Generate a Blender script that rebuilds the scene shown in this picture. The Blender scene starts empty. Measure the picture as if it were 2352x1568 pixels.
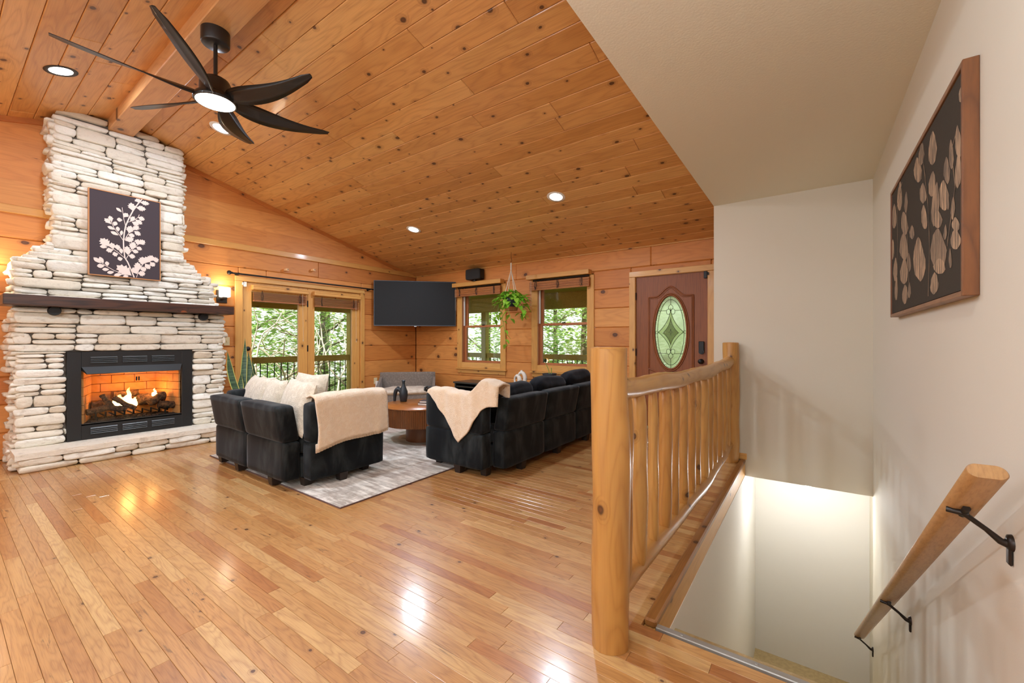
import bpy, math, random
from mathutils import Vector, Matrix, Euler
R = random.Random(7)
SC = bpy.context.scene
COL = SC.collection
pi = math.pi
rad = math.radians

# ------------------------------------------------------------------ camera, sky, sun, exposure
cam_d = bpy.data.cameras.new('camera')
cam = bpy.data.objects.new('camera', cam_d)
COL.objects.link(cam)
cam.location = (0, 0, 1.18)
cam.rotation_euler = (rad(90), 0, rad(35.58))
cam_d.sensor_width = 36.0
cam_d.lens = 36.0 * 959.0 / 2352.0
cam_d.clip_start = 0.02
SC.camera = cam

SC.view_settings.view_transform = 'Standard'
SC.view_settings.look = 'None'
SC.view_settings.exposure = 0.45
SC.view_settings.gamma = 1.0
SC.view_settings.use_curve_mapping = False
SC.cycles.max_bounces = 8
SC.cycles.diffuse_bounces = 5
SC.cycles.glossy_bounces = 4
SC.cycles.transmission_bounces = 8
SC.cycles.transparent_max_bounces = 12
SC.cycles.caustics_reflective = False
SC.cycles.caustics_refractive = False
SC.cycles.sample_clamp_indirect = 6.0

W = bpy.data.worlds.new('overcast_sky')
SC.world = W
W.use_nodes = True
wt = W.node_tree
bg = wt.nodes['Background']
tc = wt.nodes.new('ShaderNodeTexCoord')
sp = wt.nodes.new('ShaderNodeSeparateXYZ')
rp = wt.nodes.new('ShaderNodeValToRGB')
rp.color_ramp.elements[0].position = 0.42
rp.color_ramp.elements[0].color = (0.75, 0.82, 0.70, 1)
rp.color_ramp.elements[1].position = 0.60
rp.color_ramp.elements[1].color = (1.0, 0.985, 0.95, 1)
mr = wt.nodes.new('ShaderNodeMapRange')
mr.inputs[1].default_value = -1.0
mr.inputs[2].default_value = 1.0
wt.links.new(tc.outputs['Generated'], sp.inputs[0])
wt.links.new(sp.outputs[2], mr.inputs[0])
wt.links.new(mr.outputs[0], rp.inputs[0])
wt.links.new(rp.outputs[0], bg.inputs[0])
bg.inputs[1].default_value = 1.25

sun_d = bpy.data.lights.new('sun', 'SUN')
sun_d.energy = 6.5
sun_d.angle = rad(1.5)
sun_d.color = (1.0, 0.95, 0.86)
sun = bpy.data.objects.new('sun', sun_d)
sun.rotation_euler = (rad(38), rad(14), 0)
COL.objects.link(sun)

CAN_W = 23.0       # watts of one recessed can
FAN_W = 38.0
PEND_FILL_W = 46.0      # upper bulb of an added fill pendant
WARM = (0.84, 1.0, 1.20)

# ------------------------------------------------------------------ helpers
def lin(r, g, b):
    f = lambda c: (c / 255 / 12.92) if c / 255 <= 0.04045 else ((c / 255 + 0.055) / 1.055) ** 2.4
    return (f(r), f(g), f(b), 1.0)

class MB:
    """collects shapes into one mesh"""
    def __init__(s):
        s.v = []; s.f = []; s.r = []; s.sm = []
    def add(s, verts, faces, rnd=0.0, smooth=False):
        b = len(s.v)
        s.v.extend([tuple(p) for p in verts])
        for f in faces:
            s.f.append(tuple(b + i for i in f)); s.r.append(rnd); s.sm.append(smooth)
    def box(s, x0, x1, y0, y1, z0, z1, rnd=0.0):
        v = [(x, y, z) for x in (x0, x1) for y in (y0, y1) for z in (z0, z1)]
        s.add(v, [(0, 1, 3, 2), (4, 6, 7, 5), (0, 4, 5, 1), (2, 3, 7, 6), (0, 2, 6, 4), (1, 5, 7, 3)], rnd)
    def cbox(s, x0, x1, y0, y1, z0, z1, c=0.004, rnd=0.0):
        """box with all edges chamfered"""
        c = min(c, (x1 - x0) * .45, (y1 - y0) * .45, (z1 - z0) * .45)
        v = []; idx = {}
        for ix in (0, 1):
            for iy in (0, 1):
                for iz in (0, 1):
                    X = (x0, x1)[ix]; Y = (y0, y1)[iy]; Z = (z0, z1)[iz]
                    sx = c if ix == 0 else -c; sy = c if iy == 0 else -c; sz = c if iz == 0 else -c
                    idx[ix, iy, iz, 0] = len(v); v.append((X, Y + sy, Z + sz))
                    idx[ix, iy, iz, 1] = len(v); v.append((X + sx, Y, Z + sz))
                    idx[ix, iy, iz, 2] = len(v); v.append((X + sx, Y + sy, Z))
        f = []
        for i in (0, 1):
            f.append([idx[i, a, b, 0] for a, b in ((0, 0), (1, 0), (1, 1), (0, 1))])
            f.append([idx[a, i, b, 1] for a, b in ((0, 0), (1, 0), (1, 1), (0, 1))])
            f.append([idx[a, b, i, 2] for a, b in ((0, 0), (1, 0), (1, 1), (0, 1))])
        for a in (0, 1):
            for b in (0, 1):
                f.append([idx[0, a, b, 1], idx[1, a, b, 1], idx[1, a, b, 2], idx[0, a, b, 2]])
                f.append([idx[a, 0, b, 0], idx[a, 1, b, 0], idx[a, 1, b, 2], idx[a, 0, b, 2]])
                f.append([idx[a, b, 0, 0], idx[a, b, 1, 0], idx[a, b, 1, 1], idx[a, b, 0, 1]])
        for k in [(a, b, d) for a in (0, 1) for b in (0, 1) for d in (0, 1)]:
            f.append([idx[k + (0,)], idx[k + (1,)], idx[k + (2,)]])
        cen = Vector(((x0 + x1) / 2, (y0 + y1) / 2, (z0 + z1) / 2))
        out = []
        for q in f:
            p = [Vector(v[i]) for i in q]
            n = (p[1] - p[0]).cross(p[2] - p[0])
            m = sum(p, Vector()) / len(p)
            out.append(q if n.dot(m - cen) > 0 else q[::-1])
        s.add(v, out, rnd)
    def rbox(s, x0, x1, y0, y1, z0, z1, r=0.03, n=8, bulge=0.0, wob=0.0, M=None, seed=0):
        """rounded soft box"""
        q = random.Random(seed)
        ph = [q.uniform(0, 6.28) for _ in range(6)]
        c = Vector(((x0 + x1) / 2, (y0 + y1) / 2, (z0 + z1) / 2))
        h = Vector(((x1 - x0) / 2, (y1 - y0) / 2, (z1 - z0) / 2))
        r = min(r, h.x, h.y, h.z)
        vid = {}; v = []; f = []
        def vert(p):
            k = tuple(round(t, 4) for t in p)
            if k in vid: return vid[k]
            P = Vector((p[0] * h.x, p[1] * h.y, p[2] * h.z))
            inner = Vector([max(-h[i] + r, min(h[i] - r, P[i])) for i in range(3)])
            d = P - inner
            if d.length > 1e-9: P = inner + d.normalized() * r
            if bulge:
                for i in range(3):
                    o = [j for j in range(3) if j != i]
                    P[i] += bulge * p[i] * (1 - p[o[0]] ** 2) * (1 - p[o[1]] ** 2)
            if wob:
                P += Vector((math.sin(P.y * 17 + ph[0]) * math.sin(P.z * 13 + ph[1]), math.sin(P.x * 15 + ph[2]) * math.sin(P.z * 16 + ph[3]),
                             math.sin(P.x * 14 + ph[4]) * math.sin(P.y * 15 + ph[5]))) * wob
            P = P + c
            if M is not None: P = M @ P
            vid[k] = len(v); v.append(P[:])
            return vid[k]
        t = [-1 + 2 * i / n for i in range(n + 1)]
        # denser near the edges
        t = [math.copysign(abs(a) ** 0.6, a) for a in t]
        for ax in range(3):
            for sg in (-1, 1):
                for i in range(n):
                    for j in range(n):
                        qd = []
                        for a, b in ((i, j), (i + 1, j), (i + 1, j + 1), (i, j + 1)):
                            p = [0, 0, 0]; p[ax] = sg; p[(ax + 1) % 3] = t[a]; p[(ax + 2) % 3] = t[b]
                            qd.append(vert(p))
                        f.append(qd if sg > 0 else qd[::-1])
        s.add(v, f, 0.0, True)
    def tube(s, pts, rr, n=8, cap=True, rnd=0.0, sx=1.0, smooth=True):
        """swept tube; rr radius or list"""
        pts = [Vector(p) for p in pts]
        if not isinstance(rr, (list, tuple)): rr = [rr] * len(pts)
        v = []; f = []
        up = Vector((0, 0, 1))
        d0 = (pts[1] - pts[0]).normalized()
        if abs(d0.z) > 0.9: up = Vector((1, 0, 0))
        prev = None
        for i, p in enumerate(pts):
            d = (pts[min(i + 1, len(pts) - 1)] - pts[max(i - 1, 0)]).normalized()
            if prev is None: a = d.cross(up).normalized()
            else:
                a = prev - d * prev.dot(d)
                a = a.normalized() if a.length > 1e-6 else d.cross(up).normalized()
            prev = a
            b = a.cross(d).normalized()
            for k in range(n):
                t = 2 * pi * k / n
                v.append(p + a * math.cos(t) * rr[i] * sx + b * math.sin(t) * rr[i])
        for i in range(len(pts) - 1):
            for k in range(n):
                k2 = (k + 1) % n
                f.append((i * n + k, i * n + k2, (i + 1) * n + k2, (i + 1) * n + k))
        s.add(v, f, rnd, smooth)
        if cap:
            s.add(v[:n], [tuple(range(n))[::-1]], rnd)
            s.add(v[-n:], [tuple(range(n))], rnd)
    def lathe(s, prof, n=24, c=(0, 0, 0), axis='z', rnd=0.0, smooth=True):
        """prof list of (radius, height)"""
        v = []; f = []
        for r, h in prof:
            for k in range(n):
                t = 2 * pi * k / n
                a, b = r * math.cos(t), r * math.sin(t)
                if axis == 'z': p = (c[0] + a, c[1] + b, c[2] + h)
                elif axis == 'x': p = (c[0] + h, c[1] + a, c[2] + b)
                else: p = (c[0] + b, c[1] + h, c[2] + a)
                v.append(p)
        for i in range(len(prof) - 1):
            for k in range(n):
                k2 = (k + 1) % n
                f.append((i * n + k, i * n + k2, (i + 1) * n + k2, (i + 1) * n + k))
        s.add(v, f, rnd, smooth)
        if prof[0][0] > 1e-6: s.add(v[:n], [tuple(range(n))[::-1]], rnd)
        if prof[-1][0] > 1e-6: s.add(v[-n:], [tuple(range(n))], rnd)
    def grid(s, fn, nu, nv, rnd=0.0, smooth=True, flip=False):
        v = [fn(i / nu, j / nv) for i in range(nu + 1) for j in range(nv + 1)]
        f = []
        for i in range(nu):
            for j in range(nv):
                a = i * (nv + 1) + j
                q = (a, a + nv + 1, a + nv + 2, a + 1)
                f.append(q[::-1] if flip else q)
        s.add(v, f, rnd, smooth)
    def poly(s, pts, axis_fn, t, rnd=0.0):
        """extrude a polygon; axis_fn(u,v,w)->point, thickness t along w"""
        n = len(pts)
        v = [axis_fn(u, w, 0) for u, w in pts] + [axis_fn(u, w, t) for u, w in pts]
        f = [tuple(range(n))[::-1], tuple(range(n, 2 * n))]
        f += [(i, (i + 1) % n, n + (i + 1) % n, n + i) for i in range(n)]
        s.add(v, f, rnd)
    def build(s, name, mat, parent=None, loc=None, center=False, rot=None, solid=0.0, sub=0, kind=None, label=None, cat=None, group=None):
        me = bpy.data.meshes.new(name)
        off = Vector((0, 0, 0))
        if center and s.v:
            lo = [min(p[i] for p in s.v) for i in range(3)]; hi = [max(p[i] for p in s.v) for i in range(3)]
            off = Vector([(lo[i] + hi[i]) / 2 for i in range(3)])
            if center == 'base': off.z = lo[2]
        me.from_pydata([(p[0] - off.x, p[1] - off.y, p[2] - off.z) for p in s.v], [], s.f)
        me.polygons.foreach_set('use_smooth', s.sm)
        at = me.attributes.new('rnd', 'FLOAT', 'FACE')
        at.data.foreach_set('value', s.r)
        me.materials.append(mat)
        me.update()
        o = bpy.data.objects.new(name, me)
        COL.objects.link(o)
        if parent is not None:
            o.parent = parent
            o.location = off - (Vector(parent.get('_base', (0, 0, 0))) if loc is None else Vector((0, 0, 0)))
            if loc is not None: o.location = loc
        else:
            o.location = off if loc is None else loc
        if rot: o.rotation_euler = rot
        if parent is None or rot is None: o['_base'] = tuple(off)
        if solid:
            m = o.modifiers.new('solid', 'SOLIDIFY'); m.thickness = solid; m.offset = 0
        if sub:
            m = o.modifiers.new('sub', 'SUBSURF'); m.levels = sub; m.render_levels = sub
        tag(o, label, cat, group, kind)
        return o

def tag(o, label=None, cat=None, group=None, kind=None):
    if label: o['label'] = label
    if cat: o['category'] = cat
    if group: o['group'] = group
    if kind: o['kind'] = kind
    return o
def thing(name, loc, label, cat, group=None, kind=None, rz=0.0):
    o = bpy.data.objects.new(name, None)
    o.empty_display_size = 0.1
    COL.objects.link(o)
    o.location = loc
    o.rotation_euler.z = rz
    o['_base'] = tuple(loc)
    return tag(o, label, cat, group, kind)
def copy_tree(o, parent=None):
    c = o.copy(); COL.objects.link(c)
    if parent is not None: c.parent = parent
    for ch in list(o.children): copy_tree(ch, c)
    return c
def lamp(name, parent, typ, loc, energy, color=WARM, size=0.12, rot=None, spread=None):
    d = bpy.data.lights.new(name, typ)
    d.energy = energy; d.color = color
    if typ == 'AREA':
        d.shape = 'DISK'; d.size = size
        if spread: d.spread = spread
    else:
        d.shadow_soft_size = size
    o = bpy.data.objects.new(name, d); COL.objects.link(o)
    if parent is not None:
        o.parent = parent
        o.location = Vector(loc) - Vector(parent.get('_base', (0, 0, 0)))
    else: o.location = loc
    if rot: o.rotation_euler = rot
    return o

# ------------------------------------------------------------------ materials
class NT:
    def __init__(s, name):
        s.m = bpy.data.materials.new(name); s.m.use_nodes = True
        s.t = s.m.node_tree; s.n = s.t.nodes
        s.p = s.n['Principled BSDF']
        s.out = s.n['Material Output']
    def node(s, typ, **kw):
        n = s.n.new(typ)
        for k, v in kw.items(): setattr(n, k, v)
        return n
    def link(s, a, b): s.t.links.new(a, b)
    def val(s, inp, x):
        if hasattr(x, 'links') or isinstance(x, bpy.types.NodeSocket): s.link(x, inp)
        else: inp.default_value = x
    def math(s, op, a, b=0.0, c=None, clamp=False):
        n = s.node('ShaderNodeMath', operation=op, use_clamp=clamp)
        s.val(n.inputs[0], a); s.val(n.inputs[1], b)
        if c is not None: s.val(n.inputs[2], c)
        return n.outputs[0]
    def mix(s, f, a, b, mode='MIX'):
        n = s.node('ShaderNodeMix', data_type='RGBA', blend_type=mode)
        s.val(n.inputs[0], f); s.val(n.inputs[6], a); s.val(n.inputs[7], b)
        return n.outputs[2]
    def noise(s, vec, scale=5.0, detail=3.0, rough=0.5, dist=0.0):
        n = s.node('ShaderNodeTexNoise')
        if vec is not None: s.link(vec, n.inputs['Vector'])
        n.inputs['Scale'].default_value = scale; n.inputs['Detail'].default_value = detail
        n.inputs['Roughness'].default_value = rough; n.inputs['Distortion'].default_value = dist
        return n.outputs[0]
    def ramp(s, f, stops, interp='LINEAR'):
        n = s.node('ShaderNodeValToRGB')
        cr = n.color_ramp; cr.interpolation = interp
        while len(cr.elements) < len(stops): cr.elements.new(0.5)
        for e, (p, c) in zip(cr.elements, stops):
            e.position = p; e.color = c if len(c) == 4 else (*c, 1)
        s.val(n.inputs[0], f)
        return n.outputs[0]
    def smooth(s, x, a, b):
        n = s.node('ShaderNodeMapRange', interpolation_type='SMOOTHSTEP')
        s.val(n.inputs[0], x); n.inputs[1].default_value = a; n.inputs[2].default_value = b
        return n.outputs[0]
    def obj(s):
        return s.node('ShaderNodeTexCoord').outputs['Object']
    def sep(s, v):
        n = s.node('ShaderNodeSeparateXYZ'); s.link(v, n.inputs[0]); return n.outputs
    def comb(s, x, y, z):
        n = s.node('ShaderNodeCombineXYZ'); s.val(n.inputs[0], x); s.val(n.inputs[1], y); s.val(n.inputs[2], z); return n.outputs[0]
    def bump(s, h, strength=0.3, dist=0.01):
        n = s.node('ShaderNodeBump'); n.inputs['Strength'].default_value = strength; n.inputs['Distance'].default_value = dist
        s.link(h, n.inputs['Height']); s.link(n.outputs[0], s.p.inputs['Normal'])
    def rnd(s):
        a = s.node('ShaderNodeAttribute', attribute_name='rnd').outputs['Fac']
        return a

def plain(name, col, rough=0.5, metal=0.0, spec=0.5, bump=0.0, bscale=60.0, sheen=0.0, vary=0.0, coat=0.0):
    t = NT(name)
    t.p.inputs['Base Color'].default_value = col
    t.p.inputs['Roughness'].default_value = rough
    t.p.inputs['Metallic'].default_value = metal
    t.p.inputs['Specular IOR Level'].default_value = spec
    t.p.inputs['Sheen Weight'].default_value = sheen
    t.p.inputs['Coat Weight'].default_value = coat
    if bump or vary:
        o = t.obj()
        n = t.noise(o, bscale, 3.0)
        if bump: t.bump(n, bump, 0.006)
        if vary:
            n2 = t.noise(o, bscale * 0.12, 3.0)
            dk = tuple(c * (1 - vary) for c in col[:3]) + (1,)
            t.link(t.mix(t.smooth(n2, 0.35, 0.65), dk, col), t.p.inputs['Base Color'])
    return t.m

def emit(name, col, strength):
    t = NT(name)
    e = t.node('ShaderNodeEmission')
    e.inputs[0].default_value = col; e.inputs[1].default_value = strength
    t.link(e.outputs[0], t.out.inputs[0])
    return t.m

def wood(name, g, w, palette, grain_dark, rough=0.4, coat=0.0, knot=0.5, kscale=4.0, contour=0.35, fine=0.35,
         spalt=0.0, gs=1.0, bump=0.08, knot_col=(58, 28, 12), var=0.12, ksize=1.0, coat_rough=0.12, ridge=10.0):
    """g grain axis, w board-width axis; palette: list of sRGB colours picked per board"""
    t = NT(name)
    o = t.obj()
    r = t.rnd()
    oi = t.node('ShaderNodeObjectInfo').outputs['Random']
    rr = t.math('FRACT', t.math('ADD', r, oi))
    sx = t.sep(o)
    nidx = 3 - g - w
    G = t.math('ADD', sx[g], t.math('MULTIPLY', rr, 37.0))
    Wd = t.math('ADD', sx[w], t.math('MULTIPLY', rr, 91.0))
    N = sx[nidx]
    # knots
    kn = None
    kv = t.comb(t.math('MULTIPLY', G, kscale * 0.75), t.math('MULTIPLY', Wd, kscale), t.math('MULTIPLY', N, 0.3))
    wob = t.noise(t.comb(t.math('MULTIPLY', G, 9.0), t.math('MULTIPLY', Wd, 14.0), N), 1.0, 2.0)
    if knot > 0:
        vo = t.node('ShaderNodeTexVoronoi', voronoi_dimensions='2D', feature='F1')
        vo.inputs['Scale'].default_value = 1.0
        t.link(kv, vo.inputs['Vector'])
        cr = t.sep(vo.outputs['Color'])
        on = t.math('LESS_THAN', cr[0], knot)
        size = t.math('MULTIPLY_ADD', cr[1], 0.10 * ksize, 0.035 * ksize)
        dd = t.math('ADD', vo.outputs['Distance'], t.math('MULTIPLY', t.math('SUBTRACT', wob, 0.5), 0.10))
        q = t.math('DIVIDE', dd, size)
        core = t.math('MULTIPLY', t.math('SUBTRACT', 1.0, t.smooth(q, 0.55, 1.05)), on)
        halo = t.math('MULTIPLY', t.math('SUBTRACT', 1.0, t.smooth(q, 0.8, 2.6)), on)
        eye = t.math('MULTIPLY', t.math('SUBTRACT', 1.0, t.smooth(q, 0.15, 0.5)), on)
    # contour grain
    low = t.noise(t.comb(t.math('MULTIPLY', G, 0.9 * gs), t.math('MULTIPLY', Wd, 5.5 * gs), t.math('MULTIPLY', N, 5.0)), 1.0, 2.0, 0.45, 0.15)
    if knot > 0: low = t.math('ADD', low, t.math('MULTIPLY', halo, 0.16))
    band = t.math('PINGPONG', t.math('MULTIPLY', low, ridge), 0.5)
    band = t.math('MULTIPLY', band, 2.0)
    band = t.math('POWER', band, 2.2)
    fn = t.noise(t.comb(t.math('MULTIPLY', G, 4.0 * gs), t.math('MULTIPLY', Wd, 120.0 * gs), t.math('MULTIPLY', N, 60.0)), 1.0, 3.0, 0.6)
    fac = t.math('ADD', t.math('MULTIPLY', band, contour), t.math('MULTIPLY', t.smooth(fn, 0.4, 0.75), fine), clamp=True)
    # board base colour
    n = len(palette)
    base = t.ramp(rr, [((i + 0.5) / n, lin(*c)) for i, c in enumerate(palette)])
    big = t.noise(t.comb(t.math('MULTIPLY', G, 0.8), t.math('MULTIPLY', Wd, 2.2), N), 1.0, 2.0)
    hs = t.node('ShaderNodeHueSaturation')
    t.link(base, hs.inputs['Color'])
    t.link(t.math('MULTIPLY_ADD', big, var * 2, 1.0 - var), hs.inputs['Value'])
    col = t.mix(fac, hs.outputs[0], t.mix(0.75, hs.outputs[0], lin(*grain_dark), 'MULTIPLY'))
    if spalt > 0:
        s1 = t.noise(t.comb(t.math('MULTIPLY', G, 6.0), t.math('MULTIPLY', Wd, 55.0), N), 1.0, 4.0, 0.7, 0.6)
        s2 = t.noise(t.comb(t.math('MULTIPLY', G, 1.6), t.math('MULTIPLY', Wd, 7.0), N), 1.0, 1.0)
        gate = t.math('MULTIPLY', t.smooth(s2, 0.52, 0.66), t.math('GREATER_THAN', t.math('FRACT', t.math('MULTIPLY', rr, 7.3)), 1.0 - spalt))
        sm = t.math('MULTIPLY', t.smooth(s1, 0.56, 0.66), gate)
        col = t.mix(t.math('MULTIPLY', sm, 0.8), col, lin(70, 42, 24))
    if knot > 0:
        col = t.mix(t.math('MULTIPLY', halo, 0.45), col, t.mix(0.6, col, lin(120, 62, 28), 'MULTIPLY'))
        col = t.mix(t.math('MULTIPLY', core, 0.88), col, lin(*knot_col))
        col = t.mix(t.math('MULTIPLY', eye, 0.45), col, lin(120, 72, 40))
    t.link(col, t.p.inputs['Base Color'])
    t.p.inputs['Roughness'].default_value = rough
    t.p.inputs['Coat Weight'].default_value = coat
    t.p.inputs['Coat Roughness'].default_value = coat_rough
    if bump: t.bump(fac, bump, 0.004)
    return t.m

def glass(name, tint=(1, 1, 1, 1), gloss=0.06, rough=0.0):
    t = NT(name)
    tr = t.node('ShaderNodeBsdfTransparent'); tr.inputs[0].default_value = tint
    gl = t.node('ShaderNodeBsdfGlossy'); gl.inputs['Roughness'].default_value = rough
    mx = t.node('ShaderNodeMixShader')
    lw = t.node('ShaderNodeLayerWeight'); lw.inputs[0].default_value = 0.25
    t.link(t.math('MULTIPLY_ADD', lw.outputs['Fresnel'], 0.5, gloss), mx.inputs[0])
    t.link(tr.outputs[0], mx.inputs[1]); t.link(gl.outputs[0], mx.inputs[2])
    t.link(mx.outputs[0], t.out.inputs[0])
    return t.m

OAK = [(188, 142, 86), (178, 128, 74), (184, 134, 78), (196, 152, 96), (170, 116, 64), (186, 138, 82), (180, 130, 74), (202, 162, 106), (184, 134, 78), (168, 110, 60)]
PINE = [(218, 162, 96), (224, 170, 104), (206, 148, 82), (230, 180, 112), (220, 164, 98), (210, 152, 86)]
M = {}
M['floor'] = wood('oak_floor', 0, 1, OAK, (150, 92, 48), rough=0.34, coat=0.55, knot=0.13, kscale=8.0, contour=0.36, fine=0.38, spalt=0.42, gs=2.3, ksize=.8, coat_rough=0.16, bump=0.05)
M['ceil'] = wood('pine_ceiling', 0, 1, PINE, (150, 84, 36), rough=0.42, coat=0.15, knot=0.60, kscale=5.0, contour=0.26, fine=0.24, gs=1.0, knot_col=(64, 34, 16), ksize=.85, var=.16)
M['logY'] = wood('pine_log_y', 1, 2, [(214, 142, 72), (200, 126, 58), (220, 152, 80), (190, 114, 50), (210, 138, 68)], (160, 90, 40), rough=0.55, coat=0.0, var=.18, knot=0.42, kscale=3.0, contour=0.22, fine=0.2, ksize=0.9)
M['logX'] = wood('pine_log_x', 0, 2, [(214, 142, 72), (200, 126, 58), (220, 152, 80), (190, 114, 50), (210, 138, 68)], (160, 90, 40), rough=0.55, coat=0.0, var=.18, knot=0.42, kscale=3.0, contour=0.22, fine=0.2, ksize=0.9)
TRIM = [(214, 158, 84), (208, 150, 76), (220, 166, 92)]
M['trimX'] = wood('pine_trim_x', 0, 2, TRIM, (170, 108, 48), rough=0.42, coat=0.1, knot=0.25, kscale=6.0, contour=0.16, fine=0.2)
M['trimY'] = wood('pine_trim_y', 1, 2, TRIM, (170, 108, 48), rough=0.42, coat=0.1, knot=0.25, kscale=6.0, contour=0.16, fine=0.2)
M['trimZX'] = wood('pine_trim_zx', 2, 0, TRIM, (170, 108, 48), rough=0.42, coat=0.1, knot=0.25, kscale=6.0, contour=0.16, fine=0.2)
M['trimZY'] = wood('pine_trim_zy', 2, 1, TRIM, (170, 108, 48), rough=0.42, coat=0.1, knot=0.25, kscale=6.0, contour=0.16, fine=0.2)
M['beam'] = wood('pine_beam', 0, 1, [(208, 150, 92), (212, 156, 98)], (150, 84, 36), rough=0.45, coat=0.1, knot=0.4, kscale=3.5, contour=0.2, fine=0.2)
M['mantel'] = wood('dark_mantel', 1, 2, [(74, 40, 20), (66, 36, 20)], (30, 18, 10), rough=0.4, coat=0.2, knot=0.5, kscale=4.0, contour=0.7, fine=0.5, knot_col=(140, 66, 24), ksize=1.5)
RAIL = [(186, 136, 70), (180, 128, 64), (192, 144, 78)]
M['railZ'] = wood('peeled_log_z', 2, 0, RAIL, (166, 100, 40), rough=0.33, coat=0.12, knot=0.36, kscale=6.0, contour=0.30, fine=0.15, ksize=1.0, gs=1.4)
M['railY'] = wood('peeled_log_y', 1, 2, RAIL, (166, 100, 40), rough=0.33, coat=0.12, knot=0.5, kscale=9.0, contour=0.30, fine=0.15, ksize=0.9, gs=1.4)
M['hand'] = wood('oak_handrail', 1, 0, [(184, 142, 92), (178, 134, 84)], (150, 98, 50), rough=0.35, coat=0.3, knot=0.0, contour=0.15, fine=0.35, gs=1.5)
M['nosing'] = wood('nosing_wood', 1, 0, [(160, 108, 54), (154, 102, 50)], (110, 66, 30), rough=0.35, coat=0.2, knot=0.3, kscale=6.0, contour=0.2, fine=0.3)
M['frameZ'] = wood('walnut_frame', 2, 1, [(126, 76, 36), (116, 68, 32)], (76, 42, 20), rough=0.45, knot=0.0, contour=0.4, fine=0.3, gs=1.6)
M['frameY'] = wood('walnut_frame_y', 1, 0, [(150, 108, 74), (142, 100, 68)], (110, 70, 40), rough=0.45, knot=0.0, contour=0.4, fine=0.3, gs=1.6)
M['door'] = wood('mahogany_door', 2, 0, [(146, 80, 32), (140, 76, 30)], (96, 44, 20), rough=0.5, coat=0.0, knot=0.0, contour=0.12, fine=0.45)
M['table'] = wood('walnut_table', 0, 1, [(168, 102, 44), (164, 98, 42)], (112, 60, 24), rough=0.3, coat=0.4, knot=0.0, contour=0.3, fine=0.3)
M['flute'] = wood('walnut_flute', 2, 0, [(128, 76, 36), (122, 72, 34)], (70, 34, 14), rough=0.45, coat=0.1, knot=0.0, contour=0.1, fine=0.3)
M['blind'] = wood('blind_slat', 1, 2, [(176, 112, 66), (168, 104, 60)], (120, 66, 34), rough=0.45, knot=0.0, contour=0.1, fine=0.4)
M['blindX'] = wood('blind_slat_x', 0, 2, [(176, 112, 66), (184, 118, 62)], (120, 66, 34), rough=0.5, knot=0.0, contour=0.1, fine=0.5)
M['porch'] = wood('porch_timber', 1, 2, [(196, 176, 96), (186, 166, 86)], (140, 120, 56), rough=0.6, knot=0.2, kscale=3.0, contour=0.2, fine=0.3)
M['deck'] = wood('porch_deck', 0, 1, [(176, 160, 120), (166, 150, 112)], (70, 58, 36), rough=0.7, knot=0.0)
M['drywall'] = plain('painted_drywall', lin(214, 206, 188), 0.75, spec=0.3, bump=0.05, bscale=180)
M['drywall_c'] = plain('painted_ceiling', lin(230, 225, 208), 0.85, spec=0.2, bump=0.12, bscale=90)
M['drywall_low'] = plain('white_lower_wall', lin(238, 234, 226), 0.75, spec=0.3, bump=0.05, bscale=180)
M['carpet'] = plain('tan_carpet', lin(196, 172, 128), 0.95, spec=0.1, bump=0.6, bscale=220, vary=0.15)
M['metal_strip'] = plain('brushed_strip', lin(150, 146, 138), 0.35, 0.3)
M['black'] = plain('black_metal', lin(26, 25, 24), 0.45, 0.3)
M['bronze'] = plain('dark_bronze', lin(48, 40, 34), 0.4, 0.5)
M['insert'] = plain('black_steel', lin(40, 38, 36), 0.5, 0.4)
M['louver'] = plain('louver_steel', lin(88, 88, 86), 0.35, 0.7)
M['velvet'] = None
M['dark_gap'] = plain('dark_mortar', lin(92, 84, 74), 0.9)
M['void'] = plain('black_void', lin(12, 12, 12), 0.9)
M['white_pl'] = plain('white_plastic', lin(232, 228, 218), 0.45)
M['almond'] = plain('almond_plate', lin(220, 204, 160), 0.45)
M['screen'] = plain('tv_screen', lin(38, 38, 38), 0.5, spec=0.15)
M['tvframe'] = plain('tv_bezel', lin(84, 88, 94), 0.35, 0.5)
M['pot_blk'] = plain('black_pot', lin(34, 36, 40), 0.6)
M['terra'] = plain('terracotta', lin(168, 104, 58), 0.75)
M['soil'] = plain('potting_soil', lin(44, 34, 26), 0.95, bump=0.8, bscale=90)
M['rope'] = plain('cotton_rope', lin(222, 208, 184), 0.9, bump=0.6, bscale=300)
M['ceramic_w'] = plain('white_ceramic', lin(226, 216, 200), 0.7)
M['ceramic_b'] = plain('black_ceramic', lin(36, 42, 46), 0.45)
M['console'] = plain('console_black', lin(44, 48, 46), 0.35, coat=0.2)
M['console_in'] = plain('console_inner', lin(18, 18, 18), 0.7)
M['canvas'] = plain('dark_canvas', lin(70, 60, 62), 0.85, spec=0.2, bump=0.2, bscale=400)
M['print'] = plain('cream_ink', lin(224, 204, 190), 0.85, spec=0.2)
M['canvas2'] = plain('brown_canvas', lin(62, 54, 44), 0.8, spec=0.2, bump=0.2, bscale=300)
M['gold_frame'] = plain('oak_slim_frame', lin(190, 128, 74), 0.45)
M['book'] = plain('book_paper', lin(226, 218, 206), 0.8)
M['book_cov'] = plain('book_cover', lin(60, 46, 44), 0.6)
M['sash'] = wood('sash_wood', 2, 0, [(186, 116, 70), (180, 110, 64)], (120, 66, 34), rough=0.45, knot=0.0, contour=0.15, fine=0.3)
M['glass'] = glass('window_glass', (0.96, 0.98, 0.96, 1), 0.02)
M['lamp'] = emit('lamp_diffuser', (1, 0.97, 0.92, 1), 9.0)
M['shade'] = emit('sconce_glass', (1, 0.90, 0.74, 1), 3.2)
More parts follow.
